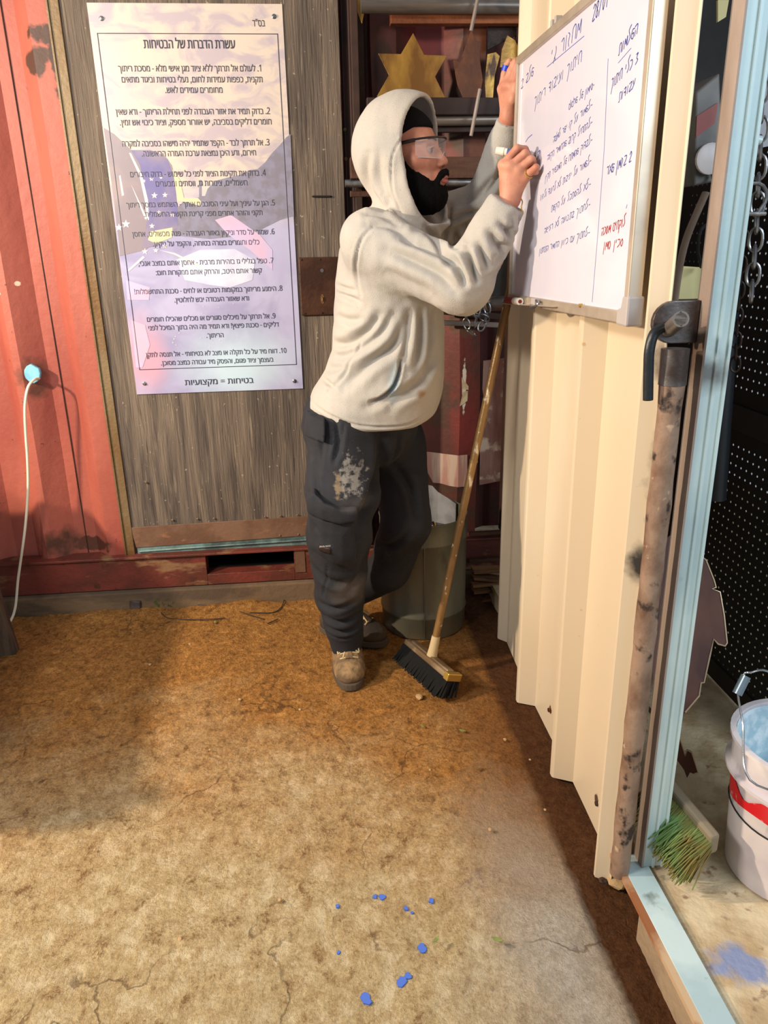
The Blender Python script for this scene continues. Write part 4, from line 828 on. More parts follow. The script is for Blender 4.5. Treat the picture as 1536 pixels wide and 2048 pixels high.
def stroke(pp, mb, wd): 
    P = [np.array(JX(a, b, XB-.0006)) for a, b in pp]
    for i in range(len(P)-1):
        d = P[i+1]-P[i]; n_ = np.cross(d, (1, 0, 0)); n_ = n_/np.linalg.norm(n_)*wd*.5; mb.add([P[i]-n_, P[i+1]-n_, P[i+1]+n_, P[i]+n_], [(0, 1, 2, 3)])
stroke([(1216, 117), (1208, 300), (1196, 460), (1184, 604)], WR, .0012); stroke([(1094, 134), (1168, 72)], WR, .0011); stroke([(1236, 126), (1262, 96)], WR, .0008)
stroke([(1051, 284), (1056, 276), (1064, 269)], WR, .0016); stroke([(1076, 304), (1080, 300), (1079, 306)], WR, .002); stroke([(1252, 417), (1254, 409)], WR, .0012)
o = WR.build('blue_handwriting', 'ink_blue', WB); o = WRR.build('red_handwriting', 'ink_red', WB)
# red marker lying on the clip below the board's far corner
t = thing('red_marker', JX(1028, 603, .56), 'red marker with a pale end resting on the tray under the whiteboard', 'marker')
a = np.array((.545, 2.26, JX(1020, 600, .56)[2]+.001)); b = np.array((.552, 2.12, a[2]-.004)); b = JX(1040, 603, .556); a = JX(1014, 600, .56); 
m = MB(); m.tube([a, a+(b-a)*.62], .0085, 12); m.build('body', 'marker_red', t, smooth=True); m = MB(); m.tube([a+(b-a)*.62, b], .0095, 14); m.build('end_cap', 'marker_white', t, smooth=True)
m = MB(); m.tube([b, b+(b-a)*.005], .005, 10); m.build('end_ring', 'marker_red', t)
m = MB(); a2 = JX(1012, 607, .566); b2 = JX(1115, 613, .566); m.obox((a2+b2)/2, (b2-a2)/2, (.012, 0, 0), (0, 0, .0015)); m.build('tray', 'alu', WB, bevel=.001)
p = JX(1067, 607, .556); m = MB(); m.tube(smoothpath([p+np.array((.0, .022, -.006)), p+np.array((-.006, .0, -.010)), p+np.array((-.004, -.035, -.004)), p+np.array((0, -.04, .006)), p+np.array((0, .01, .010))], 4), .003, 8); m.build('wire_clip', 'steel', WB, smooth=True)
m = MB(); m.obox(p+np.array((.004, -.004, .005)), (0, .016, 0), (.008, 0, 0), (0, 0, .008)); m.build('tray_end', 'plastic_grey', WB, bevel=.002)

# ================================================================ RACK BEHIND THE MAN
yk = 2.86
def bar(name, pa, pb, r, mt, label, cat='bar', y=yk, square=False):
    A, B = J(*pa, y), J(*pb, y); m = MB()
    if pb[0] >= 1010: B = A+(B-A)*((.76-A[0])/(B[0]-A[0]))
    if square: d = (B-A)/2; m.obox((A+B)/2, d, (0, r*.8, 0), (0, 0, r))
    else: m.tube([A, B], r, 16)
    return reg(m.build(name, mt, smooth=not square, bevel=.002 if square else 0), label, cat)
for x_, lb_ in [(J(712, 200, 2.9)[0], 'dark upright of the wall rack beside the wooden door'), (.775, 'dark upright of the wall rack behind the cream panel')]:
    m = MB(); m.box((x_-.012, 2.885, .24), (x_+.012, 2.985, 2.5)); reg(m.build('rack_upright', 'rust_dark', bevel=.002), lb_, 'upright')
bar('steel_pipe', (722, 10), (1062, 12), .024, 'pipe_grey', 'grey steel pipe topmost on the wall rack', 'pipe')
bar('rack_bar', (780, 33), (1062, 33), .025, 'bar_orange', 'orange-brown bar directly under the topmost pipe', 'bar', yk+.06, True)
bar('rack_bar', (733, 214), (1010, 214), .026, 'bar_dark', 'dark brown flat bar that cuts across the gold star', 'bar', yk, True)
bar('steel_pipe', (862, 241), (1020, 239), .018, 'pipe_grey', 'grey pipe lying right behind the hood top', 'pipe', yk+.02)
bar('rack_bar', (780, 258), (1020, 256), .013, 'bar_dark', 'dark bar under the pipe behind the hood', 'bar', yk+.05, True)
bar('rack_bar', (700, 337), (1020, 336), .034, 'bar_brown', 'brown wooden shelf bar behind the face', 'bar', yk, True)
bar('threaded_rod', (690, 367), (1020, 364), .013, 'steel', 'bright threaded rod under the brown shelf bar', 'rod', yk-.01)
bar('rack_bar', (700, 388), (1020, 386), .010, 'bar_brown', 'thin brown bar lowest behind the beard', 'bar', yk+.03, True)
bar('rack_bar', (880, 622), (1010, 634), .012, 'bar_dark', 'dark bar carrying the chains below the elbow', 'bar', 2.968, True)
bar('rack_bar', (880, 645), (1000, 650), .010, 'pipe_grey', 'thin grey bar under the chain bar', 'bar', 2.97, True)
m = MB(); A, B = J(972, 608, 2.8), J(1030, 606, 2.72); m.tube([A, B], .026, 20); reg(m.build('roller_tube', 'pipe_grey', smooth=True), 'grey tube end sticking out beneath the red marker', 'tube')
m = MB(); m.prism([J(a, b, 2.99) for a, b in [(733, 335), (770, 333), (770, 400), (733, 402)]], (0, .02, 0)); reg(m.build('bracket_plate', 'rust_plate2'), 'small rusty bracket plate left of the hood', 'plate')
m = MB(); m.prism([J(a, b, 2.98) for a, b in [(880, 400), (1040, 395), (1040, 620), (880, 620)]], (0, .02, 0)); reg(m.build('back_board', 'near_black'), 'dark board between the raised arm and the elbow', 'board')
# star cut-outs
def cut(name, P, mt, label, y, cat='star'):
    m = MB(); m.prism([J(a, b, y) for a, b in P], (0, .006, 0)); return reg(m.build(name, mt, bevel=.001), label, cat)
def hexa(cx, cy, r, rot, sy=1.0): return [(cx+(r if k % 2 == 0 else r*.58)*math.sin(k*PI/6+rot), cy-sy*(r if k % 2 == 0 else r*.58)*math.cos(k*PI/6+rot)) for k in range(12)]
cut('metal_star', hexa(824, 152, 80, .03, 1.08), 'star_gold', 'large golden metal star hanging above the hood', 2.90)
cut('metal_star', [(680, -60), (740, -30), (724, 48), (700, -10)], 'star_gold', 'golden star tip poking in at the top beside the door', 2.90)
cut('metal_star', [(943, 58), (952, 82), (962, 84), (960, 120), (966, 160), (958, 200), (930, 205), (915, 170), (905, 118), (920, 124), (932, 90)], 'rust_plate2', 'rusty brown metal star right of the golden one', 2.93)
cut('metal_plate', [(975, 108), (992, 104), (1000, 112), (990, 150), (986, 200), (972, 200), (970, 160)], 'star_gold', 'narrow golden plate between rusty star and raised hand', 2.93, 'plate')
cut('metal_plate', [(1015, 70), (1030, 80), (1045, 108), (1050, 140), (1000, 135), (1004, 98)], 'star_gold', 'golden plate directly above the raised hand', 2.93, 'plate')
cut('metal_plate', [(975, 28), (1050, 28), (1050, 62), (975, 100)], 'dark_iron', 'dark iron plate at the top beside the cream panel', 2.96, 'plate')
m = MB(); m.tube([J(957, -10, 2.8), J(942, 62, 2.8)], .006, 8); reg(m.build('thin_rod', 'post_brown', smooth=True), 'thin pale rod hanging from the topmost pipe', 'rod')
m = MB(); m.tube([J(960, 178, 2.8), J(942, 272, 2.8)], .006, 8); reg(m.build('thin_rod', 'post_brown', smooth=True), 'thin pale rod in front of the dark bar right of the hood', 'rod')
# tangle of chain below the elbow
for i, (pp, lb_) in enumerate([([(960, 592), (955, 620), (950, 655)], 'thin steel chain hanging straight under the elbow'), ([(938, 618), (932, 640), (940, 662), (952, 668)], 'chain looped leftmost in the tangle under the elbow'),
                               ([(968, 590), (975, 625), (960, 660)], 'chain with larger links right in the tangle'), ([(940, 625), (960, 632), (978, 640)], 'short chain slung along the dark bar')]):
    chain([J(a, b, 2.78-.01*i) for a, b in pp], .003, .04, lb_)
# worn upright panel in the corner
m = MB(); P = [(968, 722), (1020, 715), (1020, 958), (985, 965), (960, 970), (962, 880), (975, 840), (966, 780)]
m.prism([J(a, b, 3.0) for a, b in P], (0, .01, 0)); reg(m.build('worn_board', 'old_panel'), 'worn pinkish white board in the back corner behind the broom stick', 'board')
# beam and scrap wood in the corner behind the bin
m = MB(); A = J(940, 1066, 2.88); B = J(1012, 1064, 2.88); m.box((A[0], 2.88, B[2]-.01), (.75, 2.9, A[2])); m.box((A[0], 2.875, J(960, 1118, 2.88)[2]-.012), (.75, 2.9, J(960, 1118, 2.88)[2])); reg(m.build('corner_rail', 'bar_brown'), 'rusty rail in the corner above the scrap wood', 'rail')
rr = random.Random(11)
for k, (a, b, cc, dd, lb_) in enumerate([(945, 1140, 1000, 1138, 'uppermost scrap wood strip in the corner pile'), (945, 1152, 1002, 1158, 'second scrap wood strip from the top of the corner pile'), (943, 1168, 1000, 1162, 'tilted scrap strip in the middle of the corner pile'), (945, 1180, 1000, 1176, 'lower scrap strip in the corner pile'), (960, 1200, 1003, 1190, 'short broken board at the bottom of the corner pile')]):
    A, B = J(a, b, 2.80), J(cc, dd, 2.80); m = MB(); m.obox((A+B)/2, (B-A)/2*1.0, (0, .03, 0), (0, 0, .006)); reg(m.build('scrap_strip', 'scrap_wood', bevel=.001), lb_, 'scrap wood')

# galvanised bin
cb = np.array((.388, 2.645, 0.)); R0 = .165; zt_ = J(870, 1060, 2.47)[2]
t = thing('metal_bin', cb, 'round galvanised metal bin of scrap behind the man and the broom', 'bin')
H = zt_+.01; z2 = H-.09
m = MB(); m.lathe(cb, [(R0*.2, .004), (R0*.96, 0), (R0*.97, .005), (R0*.975, .075), (R0*1.0, .082), (R0*1.0, .088), (R0*.98, .095), (R0*.985, z2), (R0*1.01, z2+.006), (R0*1.01, z2+.012), (R0*.995, z2+.02), (R0, H-.006), (R0*1.012, H-.003), (R0*1.012, H), (R0*.99, H+.002), (R0*.985, H-.01), (R0*.97, .08)], 56)
m.build('shell', 'galv', t, smooth=True)
m = MB(); a = -PI/2-.12; m.box((cb[0]+R0*math.cos(a)-.0015, cb[1]-R0*1.0-.001, .01), (cb[0]+R0*math.cos(a)+.0015, cb[1]-R0+.005, H-.01)); m.build('seam', 'galv', t)
m = MB(); m.lathe(cb, [(R0*.97, H-.10), (R0*.4, H-.07), (0, H-.06)], 24); m.build('liner', 'near_black', t)
m = MB(); n = 9; P1 = [cb+np.array((R0*.93*math.cos(a), R0*.93*math.sin(a), 0)) for a in np.linspace(.45, 1.62, n)]
hi = [H+.00, H+.005, H+.012, H+.02, H+.03, H+.052, H+.056, H+.058, H+.06]
for k in range(n): m.v += [tuple(P1[k]+np.array((0, 0, H-.13))), tuple(P1[k]+np.array((0, 0, hi[k]-.0)))]
m.f = [(2*k, 2*k+2, 2*k+3, 2*k+1) for k in range(n-1)]; m.m = [0]*(n-1); o = m.build('sheet_offcut', 'galv_in', None); s = o.modifiers.new('t', 'SOLIDIFY'); s.thickness = .003
reg(o, 'bright curved sheet off-cut standing up out of the metal bin', 'sheet')
for k, (px_, py_, mt, lb_) in enumerate([(872, 1050, 'gold', 'bent golden strip on top of the bin, nearest the trouser leg'), (882, 1053, 'dark_iron', 'dark crumpled strip lying in the metal bin'), (862, 1058, 'marker_blue', 'blue crumpled wrapper in the metal bin'), (888, 1047, 'steel', 'shiny curl of metal in the bin beside the off-cut')]):
    p = J(px_, py_, 2.56); m = MB(); pts = [p+np.array((rr.uniform(-.03, .03), rr.uniform(-.03, .03), rr.uniform(-.05, .012))) for _ in range(5)]; m.tube(smoothpath(pts, 4), .009, 6, flat=.25); reg(m.build('scrap_piece', mt, smooth=True), lb_, 'scrap')

# ================================================================ BROOM
A, B = JZ(822, 1284, .06), JZ(906, 1352, .06)
A, B = JZ(820, 1283, .075), JZ(908, 1356, .075)
t = thing('push_broom', ((A[0]+B[0])/2, (A[1]+B[1])/2, 0), 'push broom with black bristles leaning against the cream panel', 'broom')
d = (B-A)/2; dn = d/np.linalg.norm(d); sd = np.cross((0, 0, 1), dn)
if sd[0] > 0: sd = -sd
rx = Vector((0, 0, 1)); tl_ = np.array((0, 0, 1.))*.93+sd*-.35; tl_ /= np.linalg.norm(tl_); s2 = np.cross(tl_, dn)
m = MB(); m.obox((A+B)/2, d, s2*.026, tl_*.010); m.build('head', 'broom_head', t, bevel=.006)
m = MB(); m.obox((A+B)/2+tl_*.011, d*.82, s2*.014, tl_*.004); m.build('ridge', 'broom_head', bpy.data.objects['head'], bevel=.003)
m = MB(); m.obox(B-dn*.008+tl_*.001, dn*.012, s2*.029, tl_*.013); m.build('brass_corner', 'gold', bpy.data.objects['head'], bevel=.003)
m = MB(); rr = random.Random(2); nb = 74
for k in range(nb):
    for j in range(7):
        o_ = A+(B-A)*((k+.5)/nb)+s2*(.026*(j-3)/3.2)-tl_*.009
        e = o_-tl_*.058+s2*(.010*(j-3)/3+rr.uniform(-.008, .008))+dn*(rr.uniform(-.004, .004)+.012*((k/nb)-.5))+sd*.012; e[2] = max(e[2], .004)
        m.tube([o_, (o_+e)/2, e], [.0042, .004, .0032], 4, cap=True)
reg(m.build('bristles', 'bristle', t), kind='stuff')
S0 = A+(B-A)*.60+tl_*.008; S0 = (A+B)/2+tl_*.008+dn*(-.0); T1 = JX(1033, 520, .635)
dh = np.array(T1)-S0; L = np.linalg.norm(dh); dh /= L
m = MB(); m.tube([S0-dh*.01, S0+dh*.03, S0+dh*.075], [.020, .016, .0145], 12); m.build('socket', 'lace', t, smooth=True)
m = MB(); m.tube([S0+dh*.03+dh*(L-.03)*i/20 for i in range(21)], .0125, 14); m.build('stick', 'broom_stick', t, smooth=True)
for i in (1,):
    p = S0+dh*L*.52; m = MB(); m.tube([p-dh*.004, p+dh*.004], .0138, 14); m.build('joint', 'broom_stick', t, smooth=True)

# ================================================================ THE MAN
A_ = lambda *p: np.array(J(*p))
man = thing('person', (.10, 2.42, 0), 'man in a hooded cream sweatshirt and dark work trousers writing on the whiteboard', 'person')
Hc = A_(810, 315, 2.33); ya, pa = math.radians(-27), math.radians(5)
hf = np.array((math.cos(ya)*math.cos(pa), math.sin(ya)*math.cos(pa), math.sin(pa))); hs = np.cross(hf, (0, 0, 1)); hs /= np.linalg.norm(hs); hu = np.cross(hs, hf)
HR = np.stack([hf, hs, hu], 1); HL = lambda t, s, u: Hc+hf*t+hs*s+hu*u
Lc = lambda P: (P-Hc)@HR
S_R, S_L = A_(742, 482, 2.215), A_(842, 462, 2.545); E_R, E_L = A_(925, 572, 2.06), A_(972, 402, 2.40); W_R, W_L = A_(1020, 398, 1.995), A_(1018, 236, 2.265)
TY = 2.38
rows = [(438, 748, 858, .10), (462, 704, 868, .155), (495, 680, 874, .195), (560, 671, 880, .21), (640, 667, 884, .205), (700, 663, 885, .20), (740, 649, 885, .20), (775, 627, 883, .20), (805, 616, 876, .195), (840, 622, 862, .185), (870, 650, 848, .18)]
tz = []; tx = []; ta = []; tb = []
for (py, l, r, b) in rows:
    a0, a1 = A_(l, py, TY), A_(r, py, TY); tz.append((a0[2]+a1[2])/2); tx.append((a0[0]+a1[0])/2); ta.append((a1[0]-a0[0])/2); tb.append(b)
tz, tx, ta, tb = (np.array(v)[::-1] for v in (tz, tx, ta, tb))
def torso(P, g=0.):
    z = P[:, 2]; X0 = np.interp(z, tz, tx); A0 = np.interp(z, tz, ta)-g; B0 = np.interp(z, tz, tb)-g
    q = (np.abs((P[:, 0]-X0)/A0)**2.3+np.abs((P[:, 1]-TY)/B0)**2.3)**(1/2.3)
    return (q-1)*np.minimum(A0, B0)
HEMZ = A_(765, 866, 2.19)[2]
def hoodie(P):
    d = torso(P); d = smax(d, P[:, 2]-(tz[-1]+.01), .05); d = smax(d, (HEMZ+.03*np.clip((P[:, 0]-.30)/.12, 0, 1)+.012*np.clip((.05-P[:, 0])/.1, 0, 1))-P[:, 2], .018)
    d = smin(d, cone(P, S_R, E_R, .088, .074), .05); fo = cone(P, E_R, A_(1006, 422, 2.0), .074, .052)
    d = smin(d, fo, .02); d = smin(d, cone(P, A_(1001, 432, 2.0), A_(1014, 403, 1.997), .043, .039), .008)
    d = smin(d, cone(P, S_L, E_L, .085, .060), .04); d = smin(d, cone(P, E_L, A_(1010, 280, 2.30), .060, .046), .02)
    d = smin(d, cone(P, A_(1012, 268, 2.29), A_(1017, 243, 2.27), .037, .034), .008)
    # shoulders, nape and hood
    d = smin(d, ell(P, A_(790, 452, 2.385), (.115, .15, .07)), .04)
    L = Lc(P); t, s, u = L[:, 0], L[:, 1], L[:, 2]
    sh = ell(L, (-.004, 0, .022), (.148, .122, .150)); lowc = ell(L, (.022, 0, -.125), (.116, .118, .10)); sh = smin(sh, lowc, .05)
    sh = smax(sh, -(smin(ell(L, (.0, 0, .022), (.136, .108, .137)), ell(L, (.022, 0, -.115), (.106, .106, .085)), .05)), .004)
    uu = u-.018; thr = .034+2.6*np.clip(uu, 0, 1)**2+1.4*np.clip(-uu-.03, 0, 1)**2+.34*np.clip(-s, 0, .12)
    op = np.maximum(thr-t, -.185+.25*np.clip(-s, 0, .12)-u)     # kept open: forward of the rim and above the collar
    sh = smax(sh, -op, .006)
    cav = np.maximum(ell(L, (.03, 0, -.09), (.098, .085, .11)), -(t+.06))
    d = smin(smax(d, -cav, .01), sh, .022)
    d = np.maximum(d, -((np.maximum(np.linalg.norm(P-W_R, axis=1)-.05, -((P-A_(1014, 403, 1.997))@((W_R-E_R)/np.linalg.norm(W_R-E_R)))))))
    d = np.maximum(d, -(np.maximum(np.linalg.norm(P-W_L, axis=1)-.040, -((P-A_(1017, 243, 2.27))@((W_L-E_L)/np.linalg.norm(W_L-E_L))))))
    return d
FY = 2.17
def fold_disp(V, N, folds, face, fy=FY):
    D = np.zeros(len(V))
    for (pts, wd, dp) in folds:
        P = [A_(a, b, fy) for a, b in pts]; P = np.array(smoothpath(P, 4))[:, [0, 2]]; q = V[:, [0, 2]]
        sel = (q[:, 0] > P[:, 0].min()-.06) & (q[:, 0] < P[:, 0].max()+.06) & (q[:, 1] > P[:, 1].min()-.06) & (q[:, 1] < P[:, 1].max()+.06) & (face > .05)
        if not sel.any(): continue
        qs = q[sel]; best = np.full(len(qs), 9.); par = np.zeros(len(qs)); n = len(P)-1
        for i in range(n):
            a, b = P[i], P[i+1]; ab = b-a; h = np.clip(((qs-a)@ab)/max(ab@ab, 1e-9), 0, 1); dd = np.linalg.norm(qs-a-h[:, None]*ab, axis=1)
            m_ = dd < best; best[m_] = dd[m_]; par[m_] = (i+h[m_])/n
        tap = np.sin(np.clip(par, 0.03, .97)*PI)**.5
        D[sel] += -1.6*dp*tap*np.exp(-(best/wd)**2)+.45*dp*tap*np.exp(-((best-2.1*wd)/(1.1*wd))**2)
    return V+N*(D*np.clip(face*3, 0, 1))[:, None]
V, Q = sdf_mesh(hoodie, (-.12, 1.90, HEMZ-.05), (.66, 2.66, 1.84), .0046)
V = relax(V, Q, 3); N = normals(V, Q)
face = -N[:, 1]+.25*N[:, 2]*0
folds = [([(743, 455), (719, 483), (711, 524), (716, 563), (724, 592)], .004, .005), ([(722, 684), (711, 714), (688, 762), (646, 806)], .0035, .004),
 ([(884, 506), (892, 532), (903, 562)], .008, .014), ([(906, 500), (914, 525), (925, 556)], .007, .014), ([(926, 490), (936, 512), (944, 530)], .007, .012), ([(944, 468), (960, 488), (975, 500)], .008, .013), ([(962, 452), (978, 466), (992, 472)], .007, .011),
 ([(790, 478), (830, 490), (868, 510), (886, 530)], .010, .010), ([(770, 500), (815, 520), (860, 545), (885, 575)], .012, .009), ([(760, 540), (800, 560), (850, 585)], .014, .006), ([(1000, 425), (1006, 470), (985, 520), (955, 555)], .010, .009), ([(985, 440), (980, 480), (960, 520)], .009, .008),
 ([(668, 702), (700, 692), (735, 665), (760, 632)], .012, .016), ([(672, 728), (715, 705), (760, 670), (785, 630)], .012, .013), ([(690, 780), (740, 730), (790, 690), (808, 640)], .014, .012), ([(735, 815), (770, 800), (830, 770), (880, 700)], .012, .009),
 ([(820, 625), (818, 670), (806, 720)], .010, .010), ([(845, 622), (842, 680), (835, 740)], .011, .010), ([(866, 620), (866, 680), (858, 740)], .009, .009), ([(880, 720), (840, 775), (780, 815)], .012, .010),
 ([(802, 724), (799, 748), (788, 775), (765, 797), (742, 806)], .0042, .016), ([(640, 760), (660, 752), (690, 740)], .010, .008), ([(625, 778), (650, 776), (670, 784)], .007, .007),
 ([(672, 590), (700, 598), (720, 606)], .007, .007), ([(670, 572), (690, 580), (712, 584)], .006, .006), ([(676, 640), (700, 645), (730, 640)], .010, .006),
 ([(742, 300), (738, 340), (752, 385), (774, 412), (778, 396)], .009, .009), ([(762, 300), (764, 350), (784, 400), (812, 440)], .011, .006), ([(726, 400), (745, 408), (775, 420)], .008, .010), ([(730, 425), (765, 430), (800, 452)], .009, .009), ([(735, 450), (770, 450), (815, 478)], .010, .008),
 ([(858, 228), (818, 262), (790, 305), (790, 370), (804, 420), (820, 452)], .0028, .003),
 ([(618, 822), (660, 838), (710, 854), (765, 858), (820, 854), (862, 836)], .0035, .004), ([(850, 470), (870, 500), (880, 530)], .008, .010), ([(858, 455), (885, 480), (895, 500)], .008, .010)]
V = fold_disp(V, N, folds, face)
V = fold_disp(V, N, [([(903, 442), (930, 428), (962, 424)], .008, .009), ([(888, 474), (925, 456), (962, 436)], .010, .010), ([(992, 325), (984, 365), (962, 396)], .008, .008), ([(1004, 285), (994, 330), (990, 360)], .007, .007),
 ([(978, 355), (955, 388), (925, 410)], .007, .007), ([(905, 410), (900, 440), (895, 480)], .008, .008)], face*(V[:, 1] > 2.28), 2.36)
V += N*(.0022*vnoise(V, 34, 1)+.0010*vnoise(V, 90, 2))[:, None]*np.clip((V[:, 2:3]-HEMZ)*20, 0, 1)
V = relax(V, Q, 1, .15)
HO = np_object('hooded_sweatshirt', V, Q, 'hoodie', man)

# trousers
HIP = A_(728, 842, 2.385)
kR, kL = A_(678, 1070, 2.25), A_(812, 1045, 2.37); sR = A_(680, 1190, 2.29); cR = JZ(692, 1280, .115); aR = JZ(693, 1292, .10)
sL = A_(778, 1140, 2.44); cL = np.array((.035, 2.60, .125))
def pants(P):
    d = ell(P, HIP, (.178, .165, .15)); d = smin(d, ell(P, A_(650, 850, 2.40), (.07, .13, .11)), .05)
    d = smin(d, cone(P, A_(690, 880, 2.29), A_(684, 985, 2.25), .112, .108), .04); d = smin(d, cone(P, A_(684, 985, 2.25), kR, .110, .098), .03)
    d = smin(d, cone(P, kR, sR, .098, .080), .03); d = smin(d, cone(P, sR, cR, .080, .058), .02); d = smin(d, cone(P, cR+(0, 0, .012), cR-(0, 0, .016), .056, .054), .01)
    e = cone(P, A_(792, 880, 2.49), kL, .100, .082); e = smin(e, cone(P, kL, sL, .082, .072), .03); e = smin(e, cone(P, sL, cL, .072, .058), .02)
    d = smin(d, e, .03); return smax(d, (P[:, 2]-(HEMZ+.11)), .02)
V, Q = sdf_mesh(pants, (-.16, 2.02, .05), (.47, 2.72, HEMZ+.16), .0065)
V = relax(V, Q, 3); N = normals(V, Q); face = -N[:, 1]
folds = [([(640, 845), (642, 880), (640, 940)], .006, .008), ([(672, 842), (675, 880), (668, 920)], .006, .010), ([(686, 850), (682, 880), (678, 910)], .005, .007), ([(762, 870), (765, 930), (740, 990), (715, 1040)], .014, .016), ([(800, 872), (798, 910), (780, 940)], .006, .006),
 ([(628, 1140), (655, 1160), (700, 1165)], .012, .008), ([(640, 1215), (670, 1222), (715, 1205)], .009, .010), ([(645, 1245), (680, 1252), (720, 1240)], .008, .012), ([(650, 1268), (690, 1274), (725, 1262)], .007, .010), ([(655, 1120), (652, 1160), (646, 1200)], .003, .004),
 ([(700, 1180), (722, 1150), (738, 1100)], .012, .009), ([(800, 960), (830, 1000), (845, 1060)], .012, .010), ([(640, 1000), (630, 960), (634, 900)], .008, .007), ([(760, 1130), (790, 1120), (825, 1085)], .010, .009), ([(655, 1285), (690, 1290), (728, 1280)], .004, .006)]
V = fold_disp(V, N, folds, face, 2.2)
V += N*(.004*vnoise(V, 22, 5)+.0015*vnoise(V, 70, 6))[:, None]; V = relax(V, Q, 1, .4)
PT = np_object('trousers', V, Q, 'pants', man)
def poly_sd(q, P):
    P = np.array(P); d = np.full(len(q), 9.); ins = np.zeros(len(q), bool); n = len(P)
    for i in range(n):
        a, b = P[i], P[(i+1) % n]; ab = b-a; h = np.clip(((q-a)@ab)/(ab@ab), 0, 1); d = np.minimum(d, np.linalg.norm(q-a-h[:, None]*ab, axis=1))
        cnd = ((a[1] > q[:, 1]) != (b[1] > q[:, 1])); xx = a[0]+(q[:, 1]-a[1])*ab[0]/(ab[1] if abs(ab[1]) > 1e-9 else 1e-9); ins ^= cnd & (q[:, 0] < xx)
    return np.where(ins, -d, d)
def patch(name, poly, lift, fy, mt, parent, h=.004, base=pants, near=True, bulge=0.):
    """a fabric piece that follows the cloth beneath it"""
    P3 = np.array([A_(a, b, fy) for a, b in poly]); lo = P3.min(0)-.03; hi = P3.max(0)+.03; lo[1] = 2.02; hi[1] = 2.40
    cx, cz = P3[:, 0].mean(), P3[:, 2].mean(); P2 = P3[:, [0, 2]]
    def fn(P):
        sd = poly_sd(P[:, [0, 2]], P2); b = base(P); L_ = lift+bulge*np.clip(-sd/.04, 0, 1)
        return smax(smax(b-L_, -(b+.012), .002), np.maximum(sd, (P[:, 1]-2.32)), .004)
    V, Q = sdf_mesh(fn, lo, hi, h); V = relax(V, Q, 2); N = normals(V, Q); V += N*(.002*vnoise(V, 60, 8))[:, None]
    return np_object(name, V, Q, mt, parent)
CP = patch('cargo_pocket', [(618, 1032), (708, 1038), (712, 1120), (696, 1134), (650, 1116), (618, 1098)], .016, 2.16, 'pants', PT, bulge=.010)
patch('pocket_flap', [(614, 998), (628, 982), (650, 1000), (680, 1010), (714, 1010), (712, 1034), (680, 1040), (640, 1034), (614, 1026)], .030, 2.15, 'pants', CP)
patch('belt_pocket', [(612, 838), (650, 844), (650, 886), (608, 882)], .022, 2.18, 'pants', PT)
tp = []
tb_ = patch('brand_tag', [(638, 1088), (662, 1091), (661, 1104), (638, 1100)], .030, 2.14, 'dark_iron', CP, .003)
o = text_obj('tag_lettering', 'JOHN WEST', A_(650, 1094, 2.105), (1, 0, 0), (0, 0, 1), .034, .008, 'marker_white', CP, rtl=False)
# boots
def boot(origin, dirv, k, matb, shaft):
    o = np.array(origin, float); d = np.array((*dirv, 0.)); d /= np.linalg.norm(d); s_ = np.array((d[1], -d[0], 0)); R = np.stack([d, s_, (0, 0, 1.)], 1)
    def fn(P):
        L = (P-o)@R
        e = ell(L, (.085, 0, .040), (.070, .053, .045)); e = smin(e, ell(L, (.02, 0, .045), (.075, .047, .055)), .03); e = smin(e, ell(L, (-.075, 0, .045), (.050, .042, .055)), .03)
        e = smin(e, cone(L, (.03, 0, .06), (-.03, 0, .11), .044, .050), .03); e = smin(e, cone(L, (-.035, 0, .08), (-.03, 0, .14), .050, .052), .02)
        return smax(smax(e, .022-L[:, 2], .006), L[:, 2]-.145, .006)
    V, Q = sdf_mesh(fn, o+(-.19, -.19, .0), o+(.19, .19, .18), .0045); V = relax(V, Q, 2); N = normals(V, Q); V += N*(.0015*vnoise(V, 70, k))[:, None]
    B_ = np_object('boot', V, Q, matb, man)
    m = MB(); n = 40; out = []
    for i in range(n):
        a = 2*PI*i/n; l = .155*math.cos(a)*1.0; ww = .052*math.sin(a)*(1.0+.12*math.cos(a)); l = l-.0+(.0 if l > 0 else .02); out.append(o+d*(l+.004)+s_*math.copysign(abs(ww/.052)**.75, ww)*.055*(1.0 if l > 0 else .88))
    m.prism([(p[0], p[1], -.001) for p in out], (0, 0, .026)); m.build('sole', 'sole', B_, bevel=.004)
    toW = lambda l, w_, z: o+d*l+s_*w_+np.array((0, 0, z))
    def srf(l, w_):
        zz = np.linspace(.17, .03, 90); v = fn(np.array([toW(l, w_, z_) for z_ in zz])); k_ = np.argmax(v < 0); return toW(l, w_, zz[k_]+.002)
    m = MB(); m.tube([srf(-.0+.012*k_, 0) for k_ in range(9)], [.010+.0006*k_ for k_ in range(9)], 8, flat=.4); m.build('tongue', matb, B_, smooth=True)
    for i in range(5):
        l = .085-.018*i; m = MB(); m.tube(smoothpath([srf(l, -.030), srf(l+.004, -.014), srf(l+.007, 0), srf(l+.004, .014), srf(l, .030)], 4), .0032, 6); m.build('lace', 'lace', B_, smooth=True)
    m = MB()
    for q in (-1, 1): m.tube(smoothpath([srf(.045, 0)+(0, 0, .006), srf(.05, .03*q)+(0, 0, .010), srf(.068, .034*q)+(0, 0, .006), srf(.05, .006*q)+(0, 0, .006)], 5), .003, 6)
    m.tube([srf(.05, 0)+(0, 0, .006), srf(.07, .012)+(0, 0, .004), srf(.09, .02)+(0, 0, .004)], .003, 6); m.build('lace_bow', 'lace', B_, smooth=True)
    return B_
boot((.074, 2.335, 0), (.03, -1), 3, 'boot', None); boot((.093, 2.553, 0), (.83, -.55), 4, 'boot_shaded', None)

